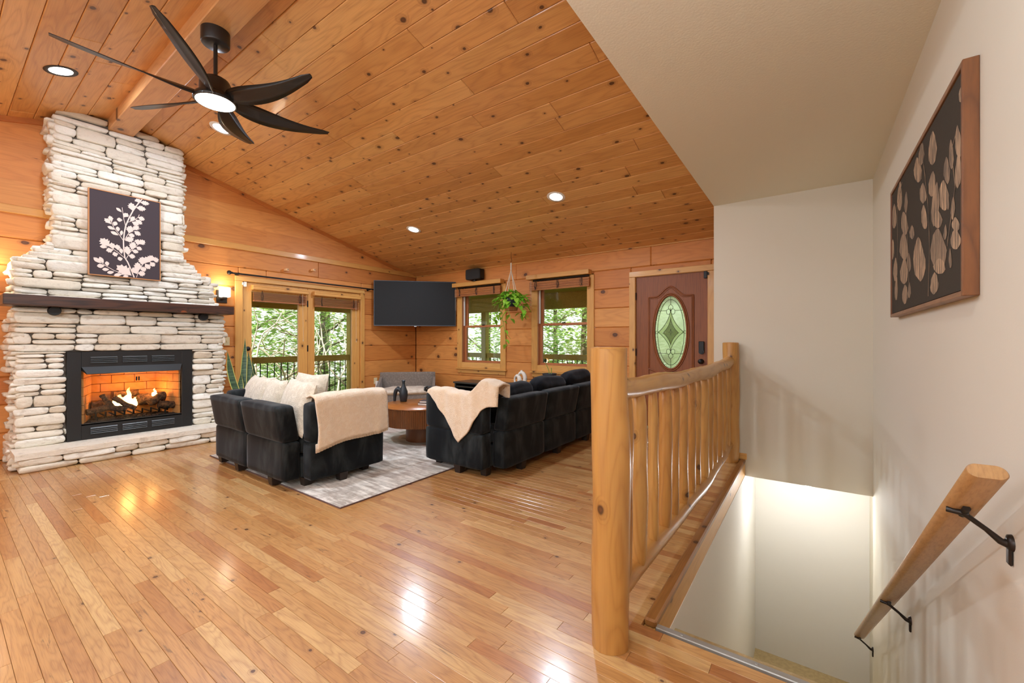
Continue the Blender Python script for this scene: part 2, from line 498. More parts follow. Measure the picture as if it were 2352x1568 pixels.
M['leading'] = plain('lead_came', lin(50, 44, 34), 0.5, 0.7)
M['legs'] = plain('sofa_leg_wood', lin(34, 24, 18), 0.5)

def fabric(name, c_dark, c_light, nscale=3.0, bump=0.3, bscale=120, sheen=0.3, rough=0.9, lo=0.42, hi=0.68, aniso=None):
    t = NT(name)
    o = t.obj()
    v = o
    if aniso:
        s = t.sep(o); v = t.comb(t.math('MULTIPLY', s[0], aniso[0]), t.math('MULTIPLY', s[1], aniso[1]), t.math('MULTIPLY', s[2], aniso[2]))
    n = t.noise(v, nscale, 4.0, 0.55, 0.6)
    t.link(t.mix(t.smooth(n, lo, hi), lin(*c_dark), lin(*c_light)), t.p.inputs['Base Color'])
    t.p.inputs['Roughness'].default_value = rough
    t.p.inputs['Specular IOR Level'].default_value = 0.15
    t.p.inputs['Sheen Weight'].default_value = sheen
    t.p.inputs['Sheen Roughness'].default_value = 0.4
    n2 = t.noise(o, bscale, 3.0, 0.6)
    t.bump(n2, bump, 0.01)
    return t.m
M['velvet'] = fabric('charcoal_velvet', (15, 17, 19), (44, 48, 48), 2.2, 0.10, 200, 0.12, 0.85, .40, .70, (3.2, 3.2, 1.1))
M['velvet_dk'] = fabric('black_velvet_cushion', (12, 12, 15), (28, 28, 32), 6.0, 0.15, 160, 0.1, 0.8)
M['throw'] = fabric('blush_throw', (234, 208, 176), (240, 218, 190), 24.0, 1.0, 130, 0.5, 1.0)
M['boucle'] = fabric('cream_boucle', (212, 198, 174), (230, 218, 196), 30.0, 1.0, 150, 0.3, 1.0)
M['bench'] = fabric('grey_bench_fabric', (124, 112, 102), (142, 130, 118), 40.0, 0.3, 250, 0.2, 0.95)
M['bench_cush'] = fabric('pale_bench_pad', (206, 188, 166), (226, 212, 192), 10.0, 0.6, 90, 0.2, 1.0)

def stone_mat():
    t = NT('pale_ledgestone')
    o = t.obj(); r = t.rnd()
    oi = t.node('ShaderNodeObjectInfo').outputs['Random']
    rr = t.math('FRACT', t.math('ADD', r, oi))
    s = t.sep(o)
    v = t.comb(t.math('ADD', s[0], t.math('MULTIPLY', rr, 13.0)), t.math('ADD', s[1], t.math('MULTIPLY', rr, 29.0)), t.math('MULTIPLY', s[2], 1.8))
    n = t.noise(v, 14.0, 5.0, 0.6, 0.3)
    n2 = t.noise(v, 60.0, 3.0, 0.7)
    base = t.ramp(rr, [(0.0, lin(226, 219, 203)), (0.3, lin(216, 204, 182)), (0.6, lin(233, 228, 214)), (0.85, lin(221, 210, 190)), (1.0, lin(212, 198, 174))])
    c = t.mix(t.math('MULTIPLY', t.smooth(n, 0.50, 0.72), 0.55), base, lin(176, 160, 140))
    c = t.mix(t.math('MULTIPLY', t.smooth(n2, 0.62, 0.74), 0.45), c, lin(142, 128, 116))
    t.link(c, t.p.inputs['Base Color'])
    t.p.inputs['Roughness'].default_value = 0.9
    t.p.inputs['Specular IOR Level'].default_value = 0.2
    h = t.math('ADD', t.noise(v, 9.0, 5.0, 0.65, 0.4), t.math('MULTIPLY', n2, 0.15))
    t.bump(h, 0.55, 0.02)
    return t.m
M['stone'] = stone_mat()

# ================================================================== SETTING
S = 0.2513                                      # roof pitch
XW, YD = -6.52, 5.76                            # log wall planes
RY, RZ = 1.235, 3.621                           # ridge
def roof(y): return 2.485 + S * (5.757 - y) if y > RY else RZ - S * (RY - y)
AR = math.atan(S)

# ---- floor: backing slab with separate oak strips as parts
fl = MB()
fl.box(XW - .1, -0.575, -3.3, 5.9, -0.16, -0.012)
fl.box(-0.575, 0.433, -3.3, 1.74, -0.16, -0.012)
fl.box(-0.575, 0.433, 4.82, 5.9, -0.145, -0.012)
floor = fl.build('floor', M['floor'], kind='structure', label='honey oak strip floor of narrow boards running across the room')
PW = 0.0575
boards = []
y = -0.11
row = 0
while y < 5.74:
    xe = 0.433 if (y < 1.70 or y > 4.82) else -0.575
    x = XW + R.uniform(-0.6, 0)
    while x < xe - 0.02:
        L = R.choice([.32, .45, .55, .65, .8, .95, 1.15, 1.4]) * R.uniform(.85, 1.15)
        x0, x1 = max(x, XW), min(x + L, xe)
        if xe - x1 < 0.12: x1 = xe
        if x1 - x0 > 0.01:
            boards.append((x0, x1, y, min(y + PW, 5.76), R.random()))
        x = x1 if x1 == xe else x + L
    y += PW
    row += 1
def seen(b):
    cx, cy = (b[0] + b[1]) / 2, (b[2] + b[3]) / 2
    f = -cx * math.sin(rad(35.58)) + cy * math.cos(rad(35.58))
    r = cx * math.cos(rad(35.58)) + cy * math.sin(rad(35.58))
    if f < 0.9 or abs(r / f) > 1.25 or 1.18 / f > 0.84: return 0
    return (b[1] - b[0]) / f ** 3
boards.sort(key=seen, reverse=True)
for b in boards[:296]:
    mb = MB(); mb.cbox(b[0] + .0004, b[1] - .0004, b[2] + .0004, b[3] - .0004, -0.013, R.uniform(-.0002, .0002), .0009, b[4])
    mb.build('floorboard', M['floor'], floor, center=True)
mb = MB()
for b in boards[296:]: mb.cbox(b[0] + .0004, b[1] - .0004, b[2] + .0004, b[3] - .0004, -0.013, 0.0, .0009, b[4])
mb.build('floorboard_field', M['floor'], floor, kind='stuff')

# edge trim over the stairwell, pine fascia below it, metal threshold
mb = MB(); mb.cbox(-0.574, -0.522, 1.76, 4.70, -0.02, 0.016, .008, .3)
mb.build('trim_1', M['nosing'], kind='structure', label='pine nosing along the stairwell edge of the floor', center=True)
mb = MB(); mb.box(-0.574, -0.528, 1.752, 4.70, -0.138, -0.021, .6)
mb.build('trim_2', M['trimY'], kind='structure', label='rough pine fascia under the stairwell nosing', center=True)
mb = MB(); mb.cbox(-0.52, 0.432, 1.742, 1.772, -0.03, 0.004, .003)
for k in range(4): mb.lathe([(.006, .004), (.005, .0058), (0, .006)], 8, (-.42 + k * .26, 1.757, 0))
mb.build('trim_3', M['metal_strip'], kind='structure', label='grey metal threshold strip with screws at the top of the stairs', center=True)
mb = MB(); mb.cbox(-0.60, -0.512, 4.682, 4.699, 0.016, 0.075, .003)
mb.build('trim_4', M['trimX'], kind='structure', label='short pine block ending the nosing at the stairwell wall', center=True)

# ---- ceiling: backing with pine boards
cl = MB()
cl.add([(XW - .2, RY, RZ + .03), (-.75, RY, RZ + .03), (-.75, 6.0, roof(6.0) + .03), (XW - .2, 6.0, roof(6.0) + .03),
        (XW - .2, RY, RZ + .12), (-.75, RY, RZ + .12), (-.75, 6.0, roof(6.0) + .12), (XW - .2, 6.0, roof(6.0) + .12)],
       [(0, 3, 2, 1), (4, 5, 6, 7), (0, 1, 5, 4), (2, 3, 7, 6), (1, 2, 6, 5), (3, 0, 4, 7)])
cl.add([(XW - .2, -3.4, roof(-3.4) + .03), (.6, -3.4, roof(-3.4) + .03), (.6, RY, RZ + .03), (XW - .2, RY, RZ + .03),
        (XW - .2, -3.4, roof(-3.4) + .12), (.6, -3.4, roof(-3.4) + .12), (.6, RY, RZ + .12), (XW - .2, RY, RZ + .12)],
       [(0, 3, 2, 1), (4, 5, 6, 7), (0, 1, 5, 4), (2, 3, 7, 6), (1, 2, 6, 5), (3, 0, 4, 7)])
ceiling = cl.build('ceiling', M['ceil'], kind='structure', label='vaulted knotty pine board ceiling with a ridge beam')
def ceil_rows(y0, y1, step, side):
    out = []
    yy = y0
    while yy < y1 - .01:
        out.append((yy, min(yy + step, y1))); yy += step
    return out
cb_stuff = MB()
def ceil_board(x0, x1, ya, yb, side, stuff=False):
    ym = (ya + yb) / 2; w = (yb - ya) / math.cos(AR); L = x1 - x0
    a = -AR if side > 0 else AR
    mb = MB(); g = .0012
    mb.cbox(-L / 2 + g, L / 2 - g, -w / 2 + g, w / 2 - g, 0.0, 0.028, .005, R.random())
    if stuff:
        Mx = Matrix.Translation(((x0 + x1) / 2, ym, roof(ym))) @ Matrix.Rotation(a, 4, 'X')
        cb_stuff.add([Mx @ Vector(p) for p in mb.v], mb.f, mb.r[0]); return
    o = mb.build('ceiling_board', M['ceil'], ceiling, loc=((x0 + x1) / 2, ym, roof(ym)))
    o.rotation_euler.x = a
for side, rows in ((1, ceil_rows(1.325, 5.78, .1695, 1)), (-1, ceil_rows(-3.33, 1.145, .1721, -1))):
    for ya, yb in rows:
        st = yb < 0.18
        xe = -0.76 if side > 0 else (.43 if yb < .3 else -.76)
        x = XW - R.uniform(0, 2.0)
        while x < xe:
            L = R.uniform(1.3, 3.4)
            x0, x1 = max(x, XW), min(x + L, xe)
            if xe - x1 < .4: x1 = xe
            if x1 - x0 > .25: ceil_board(x0, x1, ya, yb, side, st)
            elif x1 > x0: ceil_board(x0, x1, ya, yb, side, True)
            x = x1 if x1 == xe else x + L
cb_stuff.build('ceiling_board_field', M['ceil'], ceiling, kind='stuff')

# ridge beam
mb = MB(); mb.cbox(XW, -0.80, 1.135, 1.345, 3.478, 3.64, .006, .2)
mb.build('ridge_beam', M['beam'], center=True, label='square pine ridge beam running out from above the stone chimney', cat='beam')

# ---- log walls
def subtract(rect, holes):
    rects = [rect]
    for h in holes:
        nr = []
        for a0, a1, b0, b1 in rects:
            h0, h1, k0, k1 = max(a0, h[0]), min(a1, h[1]), max(b0, h[2]), min(b1, h[3])
            if h0 >= h1 or k0 >= k1: nr.append((a0, a1, b0, b1)); continue
            if a0 < h0: nr.append((a0, h0, b0, b1))
            if h1 < a1: nr.append((h1, a1, b0, b1))
            if b0 < k0: nr.append((h0, h1, b0, k0))
            if k1 < b1: nr.append((h0, h1, k1, b1))
        rects = nr
    return [r for r in rects if r[1] - r[0] > .004 and r[3] - r[2] > .004]
ROWS = [0, .27, .55, .827, 1.105, 1.385, 1.665, 1.945, 2.22, 2.505, 2.80, 3.075, 3.35, 3.62]
mb = MB()
mb.box(XW - .17, XW - .13, -3.3, 2.50, -.1, 2.6); mb.box(XW - .17, XW - .13, 4.52, 5.9, -.1, 2.5); mb.box(XW - .17, XW - .13, 2.50, 4.52, 2.06, 2.6)
mb.poly([(-3.3, 2.6), (5.9, 2.45), (RY, 3.66)], lambda u, v, t: (XW - .17 + t, u, v), .04)
wall_left = mb.build('wall_left', M['logY'], kind='structure', label='knotty pine log wall behind the stone fireplace and glass doors')
for i in range(len(ROWS) - 1):
    z0, z1 = ROWS[i], ROWS[i + 1]
    ya, yb = -3.3, 5.76
    if z0 > 2.48: yb = min(yb, RY + (RZ - z0) / S - .02); ya = RY - (RZ - z0) / S + .02
    cuts = [ya]
    if z0 < 1.9: cuts += [R.uniform(-2, -.5)]
    elif z0 < 2.9: cuts += [R.uniform(-1.5, -.2), R.choice([3.7, 3.95, 2.9, 4.3])]
    cuts.append(yb)
    cuts = sorted(c for c in cuts if ya <= c <= yb)
    for a, b in zip(cuts[:-1], cuts[1:]):
        for r in subtract((a, b, z0, z1), [(2.53, 4.50, -.1, 2.06), (.82, 1.65, -.1, 3.3)]):
            z_t = r[3]
            mb = MB()
            if z0 > 2.48 or r[3] > roof(r[0]) or r[3] > roof(r[1]):
                # board clipped by the sloping ceiling
                pts = [(r[0], r[2]), (r[1], r[2])]
                up = []
                n = 24
                for k in range(n + 1):
                    yy = r[1] + (r[0] - r[1]) * k / n
                    up.append((yy, max(min(z_t, roof(yy) + .015), r[2] + .002)))
                mb.poly([(p[0], p[1]) for p in pts + up], lambda u, v, t: (XW - .12 + t, u, v), .12, R.random())
            else:
                mb.cbox(XW - .12, XW, r[0] + .0008, r[1] - .0008, r[2] + .001, r[3] - .001, .010, R.random())
            mb.build('wall_log', M['logY'], wall_left, center=True)
mb = MB(); mb.cbox(XW, XW + .03, -3.3, 5.76, 2.465, 2.548, .006, .4)
mb.build('trim_5', M['trimY'], center=True, kind='structure', label='pine band board crossing the gable wall at eave height')
for nm, ya, yb in (('trim_6', RY + .1, 5.70), ('trim_7', -3.2, RY - .1)):
    mb = MB()
    mb.poly([(ya, roof(ya) - .055), (yb, roof(yb) - .055), (yb, roof(yb)), (ya, roof(ya))], lambda u, v, t: (XW + t, u, v), .022, .5)
    mb.build(nm, M['logY'], center=True, kind='structure', label='pine moulding where the gable wall meets the sloping ceiling')

W1 = (-5.33, -4.26, .66, 2.19); W2 = (-3.69, -2.63, .66, 2.19); DR = (-2.06, -1.02, -.1, 2.13)
holes = [W1, W2, DR]
mb = MB()
for r in subtract((XW - .17, .6, -.1, 2.56), [(h[0] - .02, h[1] + .02, h[2] - .02, h[3] + .02) for h in holes]):
    mb.box(r[0], r[1], YD + .13, YD + .17, r[2], r[3])
wall_back = mb.build('wall_back', M['logX'], kind='structure', label='knotty pine log wall with two windows and the front door')
for i in range(9):
    z0, z1 = ROWS[i], ROWS[i + 1] if i < 8 else 2.52
    cuts = [XW] + ([R.uniform(-4.2, -3.8), -1.782] if z0 > 2.1 else []) + [.5]
    for a, b in zip(cuts[:-1], cuts[1:]):
        for r in subtract((a, b, z0, z1), holes):
            mb = MB(); mb.cbox(r[0] + .0008, r[1] - .0008, YD, YD + .12, r[2] + .001, r[3] - .001, .010, R.random())
            mb.build('wall_log', M['logX'], wall_back, center=True)
mb = MB(); mb.cbox(XW + .03, -.80, YD - .022, YD, 2.478, 2.516, .004, .4)
mb.build('trim_8', M['trimX'], center=True, kind='structure', label='pine moulding under the ceiling above the windows')

# ---- plastered stair enclosure
mb = MB(); mb.box(.433, .56, -3.3, 4.70, -2.6, 2.57); mb.box(.49, .56, 4.70, 5.72, -2.6, -.16); mb.box(.433, .56, 4.70, 5.9, -.145, 2.57)
mb.build('wall_right', M['drywall'], kind='structure', label='cream plastered wall carrying the handrail and botanical canvas')
mb = MB(); mb.box(-.81, .433, 4.70, 4.82, -.147, 2.57)
mb.build('wall_stairwell', M['drywall'], kind='structure', label='cream plastered wall closing the far end of the stairwell')
mb = MB(); mb.box(-.81, .56, -3.3, 5.9, 2.57, 2.66)
mb.build('ceiling', M['drywall_c'], kind='structure', label='flat cream plastered ceiling above the stairs')
mb = MB(); mb.poly([(-3.3, 2.66), (5.76, 2.66), (RY, 3.64)], lambda u, v, t: (-.81 + t, u, v), .08)
mb.build('wall_loft', M['drywall'], kind='structure', label='plastered gable above the stair ceiling edge')
mb = MB(); mb.box(-.62, -.525, 1.752, 5.62, -2.6, -.138); mb.box(-.62, .56, 5.60, 5.72, -2.6, -.16); mb.box(-.62, .49, 1.62, 1.742, -2.6, -.17)
mb.build('wall_basement', M['drywall_low'], kind='structure', label='white plastered lower stairwell walls under the floor edge')
mb = MB()
mb.box(-.525, .49, 5.02, 5.60, -2.5, -2.385)
for k in range(12):
    z = -.185 * (k + 1); yy = 1.772 + .272 * k
    mb.box(-.525, .433, yy, yy + .30, z - .185, z)
mb.build('stairs', M['carpet'], kind='structure', label='tan carpeted stairs going down to a carpeted landing')
# front of the room behind the camera; wide openings added for fill daylight
mb = MB()
for r in subtract((XW - .1, .56, -.1, 2.6), [(-5.9, -3.4, .1, 2.3), (-2.9, -.3, .1, 2.3)]): mb.box(r[0], r[1], -3.42, -3.3, r[2], r[3])
mb.build('wall_front', M['logX'], kind='structure', label='log wall behind the camera with two wide openings added for fill daylight')

# ---- windows in the back wall
def window(nm, cx0, cx1, gx0, gx1, lab):
    """cx casing outer, gx glass"""
    t = thing(nm, ((cx0 + cx1) / 2, YD, .61), lab, None, kind='structure')
    cw = .115
    for a, b in ((cx0, cx0 + cw), (cx1 - cw, cx1)):
        mb = MB(); mb.cbox(a, b, YD - .024, YD, .70, 2.176, .004, R.random()); mb.build('casing', M['trimZX'], t, center=True)
    mb = MB(); mb.cbox(cx0 + cw, cx1 - cw, YD - .024, YD, .70, .80, .004, R.random()); mb.build('casing', M['trimX'], t, center=True)
    mb = MB(); mb.cbox(cx0 - .02, cx1 + .02, YD - .05, YD, .67, .70, .004, R.random()); mb.build('sill', M['trimX'], t, center=True)
    mb = MB(); mb.cbox(cx0 + .01, cx1 - .01, YD - .022, YD, .605, .67, .004, R.random()); mb.build('apron', M['trimX'], t, center=True)
    mb = MB(); mb.cbox(cx0 - .05, cx1 - .045, YD - .115, YD, 2.178, 2.25, .004, R.random()); mb.build('head_shelf', M['trimX'], t, center=True)
    # jambs
    jx0, jx1 = cx0 + cw - .005, cx1 - cw + .005
    mb = MB(); mb.box(jx0 - .02, jx0, YD, YD + .16, .78, 2.19); mb.box(jx1, jx1 + .02, YD, YD + .16, .78, 2.19); mb.box(jx0, jx1, YD, YD + .16, .78, .80); mb.box(jx0, jx1, YD, YD + .16, 2.17, 2.19)
    mb.build('jamb', M['sash'], t, center=True)
    ys = YD + .07
    for nm2, z0, z1, yy in (('sash', .80, 1.475, ys), ('sash', 1.435, 2.17, ys + .035)):
        f = MB(); s0 = .045
        f.box(jx0, jx0 + s0, yy, yy + .03, z0, z1); f.box(jx1 - s0, jx1, yy, yy + .03, z0, z1)
        f.box(jx0 + s0, jx1 - s0, yy, yy + .03, z0, z0 + .035); f.box(jx0 + s0, jx1 - s0, yy, yy + .03, z1 - .035, z1)
        so = f.build('sash', M['sash'], t, center=True)
        p = MB(); p.box(jx0 + s0, jx1 - s0, yy + .012, yy + .016, z0 + .035, z1 - .035)
        p.build('pane', M['glass'], so, center=True)
    l = MB(); mx = (jx0 + jx1) / 2; l.cbox(mx - .03, mx + .03, ys - .012, ys, 1.468, 1.485, .003); l.build('latch', M['bronze'], t, center=True)
    l = MB(); l.box(jx0 + .002, jx0 + .02, YD + .035, YD + .06, 1.47, 2.17); l.build('track', M['white_pl'], t, center=True)
    return t
window('window_1', -5.362, -4.239, -5.13, -4.344, 'double-hung pine window left of the hanging pothos, black speaker on its head shelf')
window('window_2', -3.716, -2.612, -3.49, -2.717, 'double-hung pine window between the hanging pothos and the front door')

# ---- front door
def frosted():
    t = NT('frosted_green_glass')
    g = t.node('ShaderNodeBsdfRefraction'); g.inputs['Color'].default_value = (0.80, 0.92, 0.62, 1); g.inputs['Roughness'].default_value = 0.55; g.inputs['IOR'].default_value = 1.12
    d = t.node('ShaderNodeBsdfTranslucent'); d.inputs['Color'].default_value = (0.72, 0.88, 0.55, 1)
    tr = t.node('ShaderNodeBsdfTransparent'); tr.inputs[0].default_value = (0.8, 0.92, 0.64, 1)
    m1 = t.node('ShaderNodeMixShader'); m1.inputs[0].default_value = 0.45
    t.link(g.outputs[0], m1.inputs[1]); t.link(d.outputs[0], m1.inputs[2])
    m2 = t.node('ShaderNodeMixShader'); m2.inputs[0].default_value = 0.12
    t.link(m1.outputs[0], m2.inputs[1]); t.link(tr.outputs[0], m2.inputs[2])
    gl = t.node('ShaderNodeBsdfGlossy'); gl.inputs['Roughness'].default_value = 0.2
    m3 = t.node('ShaderNodeMixShader'); m3.inputs[0].default_value = 0.04
    t.link(m2.outputs[0], m3.inputs[1]); t.link(gl.outputs[0], m3.inputs[2])
    t.link(m3.outputs[0], t.out.inputs[0])
    return t.m
def rippled(nm='rippled_bevel_glass', col=(0.80, 0.86, 0.70, 1)):
    t = NT(nm)
    o = t.obj()
    n = t.noise(o, 45.0, 3.0, 0.7)
    b = t.node('ShaderNodeBump'); b.inputs['Strength'].default_value = 0.9; b.inputs['Distance'].default_value = 0.02
    t.link(n, b.inputs['Height'])
    g = t.node('ShaderNodeBsdfRefraction'); g.inputs['Color'].default_value = col; g.inputs['Roughness'].default_value = 0.05; g.inputs['IOR'].default_value = 1.3
    t.link(b.outputs[0], g.inputs['Normal'])
    gl = t.node('ShaderNodeBsdfGlossy'); gl.inputs['Roughness'].default_value = 0.1
    t.link(b.outputs[0], gl.inputs['Normal'])
    m = t.node('ShaderNodeMixShader'); m.inputs[0].default_value = 0.12
    t.link(g.outputs[0], m.inputs[1]); t.link(gl.outputs[0], m.inputs[2])
    t.link(m.outputs[0], t.out.inputs[0])
    return t.m
M['frost'] = frosted(); M['ripple'] = rippled(); M['ripple_dk'] = rippled('smoky_bevel_glass', (0.40, 0.44, 0.26, 1))

d1 = thing('door_1', (-1.526, YD, 0), 'reddish wooden front door with a leaded oval glass light', None, kind='structure')
for a, b, mt in ((-2.08, -1.992, 'trimZX'), (-1.062, -.985, 'trimZX')):
    mb = MB(); mb.cbox(a, b, YD - .024, YD, 0, 2.076, .004, R.random()); mb.build('casing', M[mt], d1, center=True)
mb = MB(); mb.cbox(-2.08, -.985, YD - .024, YD, 2.078, 2.155, .004, .7); mb.build('casing', M['trimX'], d1, center=True)
mb = MB(); mb.box(-2.06, -1.988, YD, YD + .14, 0, 2.13); mb.box(-1.066, -1.02, YD, YD + .14, 0, 2.13); mb.box(-1.988, -1.066, YD, YD + .14, 2.074, 2.13)
mb.build('jamb', M['trimZX'], d1, center=True)
OC = (-1.526, 1.304); OA, OB = .205, .487       # oval light
def ring(n, a, b, c=OC): return [(c[0] + a * math.cos(2 * pi * k / n), c[1] + b * math.sin(2 * pi * k / n)) for k in range(n)]
N_ = 64
slab = MB()
x0, x1, z0, z1 = -1.984, -1.068, .02, 2.072
inner = ring(N_, OA, OB)
outer = []
for px_, pz_ in inner:
    dx, dz = px_ - OC[0], pz_ - OC[1]
    s_ = min((x1 - OC[0]) / dx if dx > 1e-6 else ((x0 - OC[0]) / dx if dx < -1e-6 else 1e9), (z1 - OC[1]) / dz if dz > 1e-6 else ((z0 - OC[1]) / dz if dz < -1e-6 else 1e9))
    outer.append((OC[0] + dx * s_, OC[1] + dz * s_))
# make sure corners exist
for cxn, czn in ((x0, z0), (x0, z1), (x1, z0), (x1, z1)):
    k = min(range(N_), key=lambda i: (outer[i][0] - cxn) ** 2 + (outer[i][1] - czn) ** 2)
    outer[k] = (cxn, czn)
yf, yb = YD + .012, YD + .056
v = [(p[0], yf, p[1]) for p in inner] + [(p[0], yf, p[1]) for p in outer] + [(p[0], yb, p[1]) for p in inner] + [(p[0], yb, p[1]) for p in outer]
f = []
for k in range(N_):
    j = (k + 1) % N_
    f += [(k, j, N_ + j, N_ + k), (2 * N_ + k, 3 * N_ + k, 3 * N_ + j, 2 * N_ + j), (k, 2 * N_ + k, 2 * N_ + j, j), (N_ + k, N_ + j, 3 * N_ + j, 3 * N_ + k)]
slab.add(v, f, .4)
slab.build('door_slab', M['door'], d1, center=True)
# raised mouldings: arched panel, oval ring, lower panels
def arch(x):
    u = abs(x - OC[0])
    return 1.786 + (.128 * (0.5 + 0.5 * math.cos(pi * min(u / .20, 1))) if u < .20 else 0)
pts = [(-1.817 + i * (.581 / 40), YD + .010, arch(-1.817 + i * (.581 / 40))) for i in range(41)]
mb = MB()
path = [(-1.817, YD + .010, .82)] + pts + [(-1.236, YD + .010, .82)]
mb.tube(path, .011, 6)
mb.tube([(p[0] + (.018 if p[0] < OC[0] else -.018), p[1] + .002, p[2] - .018) for p in path], .006, 6)
mb.build('panel_moulding', M['door'], d1, center=True)
mb = MB()
for a, b, r in ((OA + .008, OB + .008, .014), (OA + .03, OB + .03, .009)):
    rp_ = ring(48, a, b); rp_.append(rp_[0]); mb.tube([(p[0], YD + .008, p[1]) for p in rp_], r, 6, cap=False)
mb.build('oval_frame', M['door'], d1, center=True)
mb = MB()
for xa, xb in ((-1.817, -1.56), (-1.49, -1.236)):
    top = [(xa + (xb - xa) * i / 16, .80 - .10 * (1 - math.cos(pi * i / 16)) / 2 * (1 if xa < -1.7 else 0) - .10 * (1 + math.cos(pi * i / 16)) / 2 * (0 if xa < -1.7 else 1)) for i in range(17)]
    lp = [(xa, .25)] + top + [(xb, .25), (xa, .25)]
    mb.tube([(p[0], YD + .010, p[1]) for p in lp], .010, 6)
mb.build('panel_moulding', M['door'], d1, center=True)
yg = YD + .032
# glass: clear rippled border ring, frosted field, rippled diamond
def star(s=1.0):
    P = []
    for q in range(4):
        pass
    top, bot = .33, -.255
    a = []
    n = 14
    for i in range(n + 1):
        t_ = i / n
        a.append((.168 * s * (1 - t_) ** 1.9, top * s * t_ ** 1.1))
    rt = a
    lt = [(-x, z) for x, z in a[::-1]][1:]
    dn = []
    for i in range(1, n + 1):
        t_ = i / n
        dn.append((-.168 * s * (1 - t_) ** 1.5, bot * s * t_ ** 1.2))
    dr = [(-x, z) for x, z in dn[::-1]][1:-0 or None]
    return rt + lt + dn + dr
def ringmesh(mb, A, B, y, th):
    n = len(A)
    v = [(p[0], y, p[1]) for p in A] + [(p[0], y, p[1]) for p in B]
    mb.add(v, [(k, (k + 1) % n, n + (k + 1) % n, n + k) for k in range(n)], 0)
g = MB(); ringmesh(g, ring(48, OA, OB), ring(48, OA * .84, OB * .90), yg, 0); g.build('bevel_glass_border', M['ripple'], d1, center=True)
g = MB(); g.add([(p[0], yg + .001, p[1]) for p in ring(48, OA * .84, OB * .90)], [tuple(range(48))], 0); g.build('frosted_pane', M['frost'], d1, center=True)
st = [(OC[0] + x, OC[1] + z) for x, z in star()]
st = st[:-1] if abs(st[0][0] - st[-1][0]) < 1e-4 and abs(st[0][1] - st[-1][1]) < 1e-4 else st
g = MB(); g.add([(p[0], yg - .003, p[1]) for p in st] + [(OC[0], yg - .003, OC[1])], [(k, (k + 1) % len(st), len(st)) for k in range(len(st))], 0)
g.build('bevel_glass_star', M['ripple'], d1, center=True)
inn_ = [(OC[0] + x * .62, OC[1] + z * .66 - .01) for x, z in star()]
g = MB(); g.add([(p[0], yg - .0045, p[1]) for p in inn_] + [(OC[0], yg - .0045, OC[1] - .01)], [(k, (k + 1) % len(inn_), len(inn_)) for k in range(len(inn_))], 0)
g.build('smoky_glass_centre', M['ripple_dk'], d1, center=True)
ld = MB()
def came(pts, r=.0032): ld.tube([(OC[0] + x, yg - .006, OC[1] + z) for x, z in pts], r, 5)
def ringc(a, b, n=40): return [(a * math.cos(2 * pi * k / n), b * math.sin(2 * pi * k / n)) for k in range(n + 1)]
came(ringc(OA * .995, OB * .995)); came(ringc(OA * .84, OB * .90))
came([(p[0] - OC[0], p[1] - OC[1]) for p in st + st[:1]])
inn = [(x * .62, z * .66 - .01) for x, z in star()]; came(inn + inn[:1], .0026)
for sg, z0_ in ((1, .265), (-1, -.25)):
    # interlaced loops and drop at top and bottom
    came([(.0 + .030 * math.sin(pi * i / 10) * (1 if i < 10 else 0), z0_ + sg * (.025 + .085 * i / 10)) for i in range(11)], .0028)
    came([(-.030 * math.sin(pi * i / 10), z0_ + sg * (.025 + .085 * i / 10)) for i in range(11)], .0028)
    for q in (-1, 1):
        came([(q * (.030 + .026 * math.cos(2 * pi * i / 16)), z0_ + sg * .01 + .036 * math.sin(2 * pi * i / 16)) for i in range(17)], .0028)
    came([(0, z0_ + sg * .11), (0, sg * OB * .995)], .0028)
for z in (.29, -.285):
    for q in (-1, 1): came([(q * .055, z), (q * OA * .995 * math.sqrt(1 - (z / OB) ** 2), z)], .0028)
for q in (-1, 1):
    came([(q * .205, 0), (q * .178, .022), (q * .150, 0), (q * .178, -.022), (q * .205, 0)], .0028)
came([(0, .045), (.006, .008), (.03, 0), (.006, -.008), (0, -.045), (-.006, -.008), (-.03, 0), (-.006, .008), (0, .045)], .0022)
ld.build('leading', M['leading'], d1, center=True)
mb = MB(); mb.cbox(-1.170, -1.104, YD - .016, YD + .012, 1.05, 1.182, .006); mb.lathe([(.033, 0), (.033, .026), (.028, .03)], 20, (-1.137, YD - .018, 1.05), 'y')
mb.lathe([(.016, -.008), (.016, 0)], 14, (-1.137, YD - .018, 1.045), 'y')
mb.build('keypad_lock', M['black'], d1, center=True, label='black keypad deadbolt')
mb = MB(); mb.lathe([(.0, -.06), (.022, -.058), (.031, -.045), (.030, -.032), (.012, -.022), (.012, -.006), (.032, -.005), (.032, .012)], 20, (-1.142, YD, .925), 'y')
mb.build('knob', M['black'], d1, center=True, label='black round door knob')
for z in (1.81, 1.03, .25):
    mb = MB(); mb.box(-1.990, -1.982, YD - .004, YD + .014, z - .05, z + .05); mb.tube([(-1.987, YD - .004, z - .05), (-1.987, YD - .004, z + .05)], .006, 8)
    mb.build('hinge', M['bronze'], d1, center=True)
mb = MB(); mb.cbox(-1.108, -1.068, YD - .020, YD + .012, 1.985, 2.072, .003); mb.cbox(-1.060, -1.045, YD - .04, YD - .024, 2.02, 2.055, .002)
mb.build('door_sensor', M['black'], center=True, label='small black contact sensor at the top corner of the front door', cat='sensor')

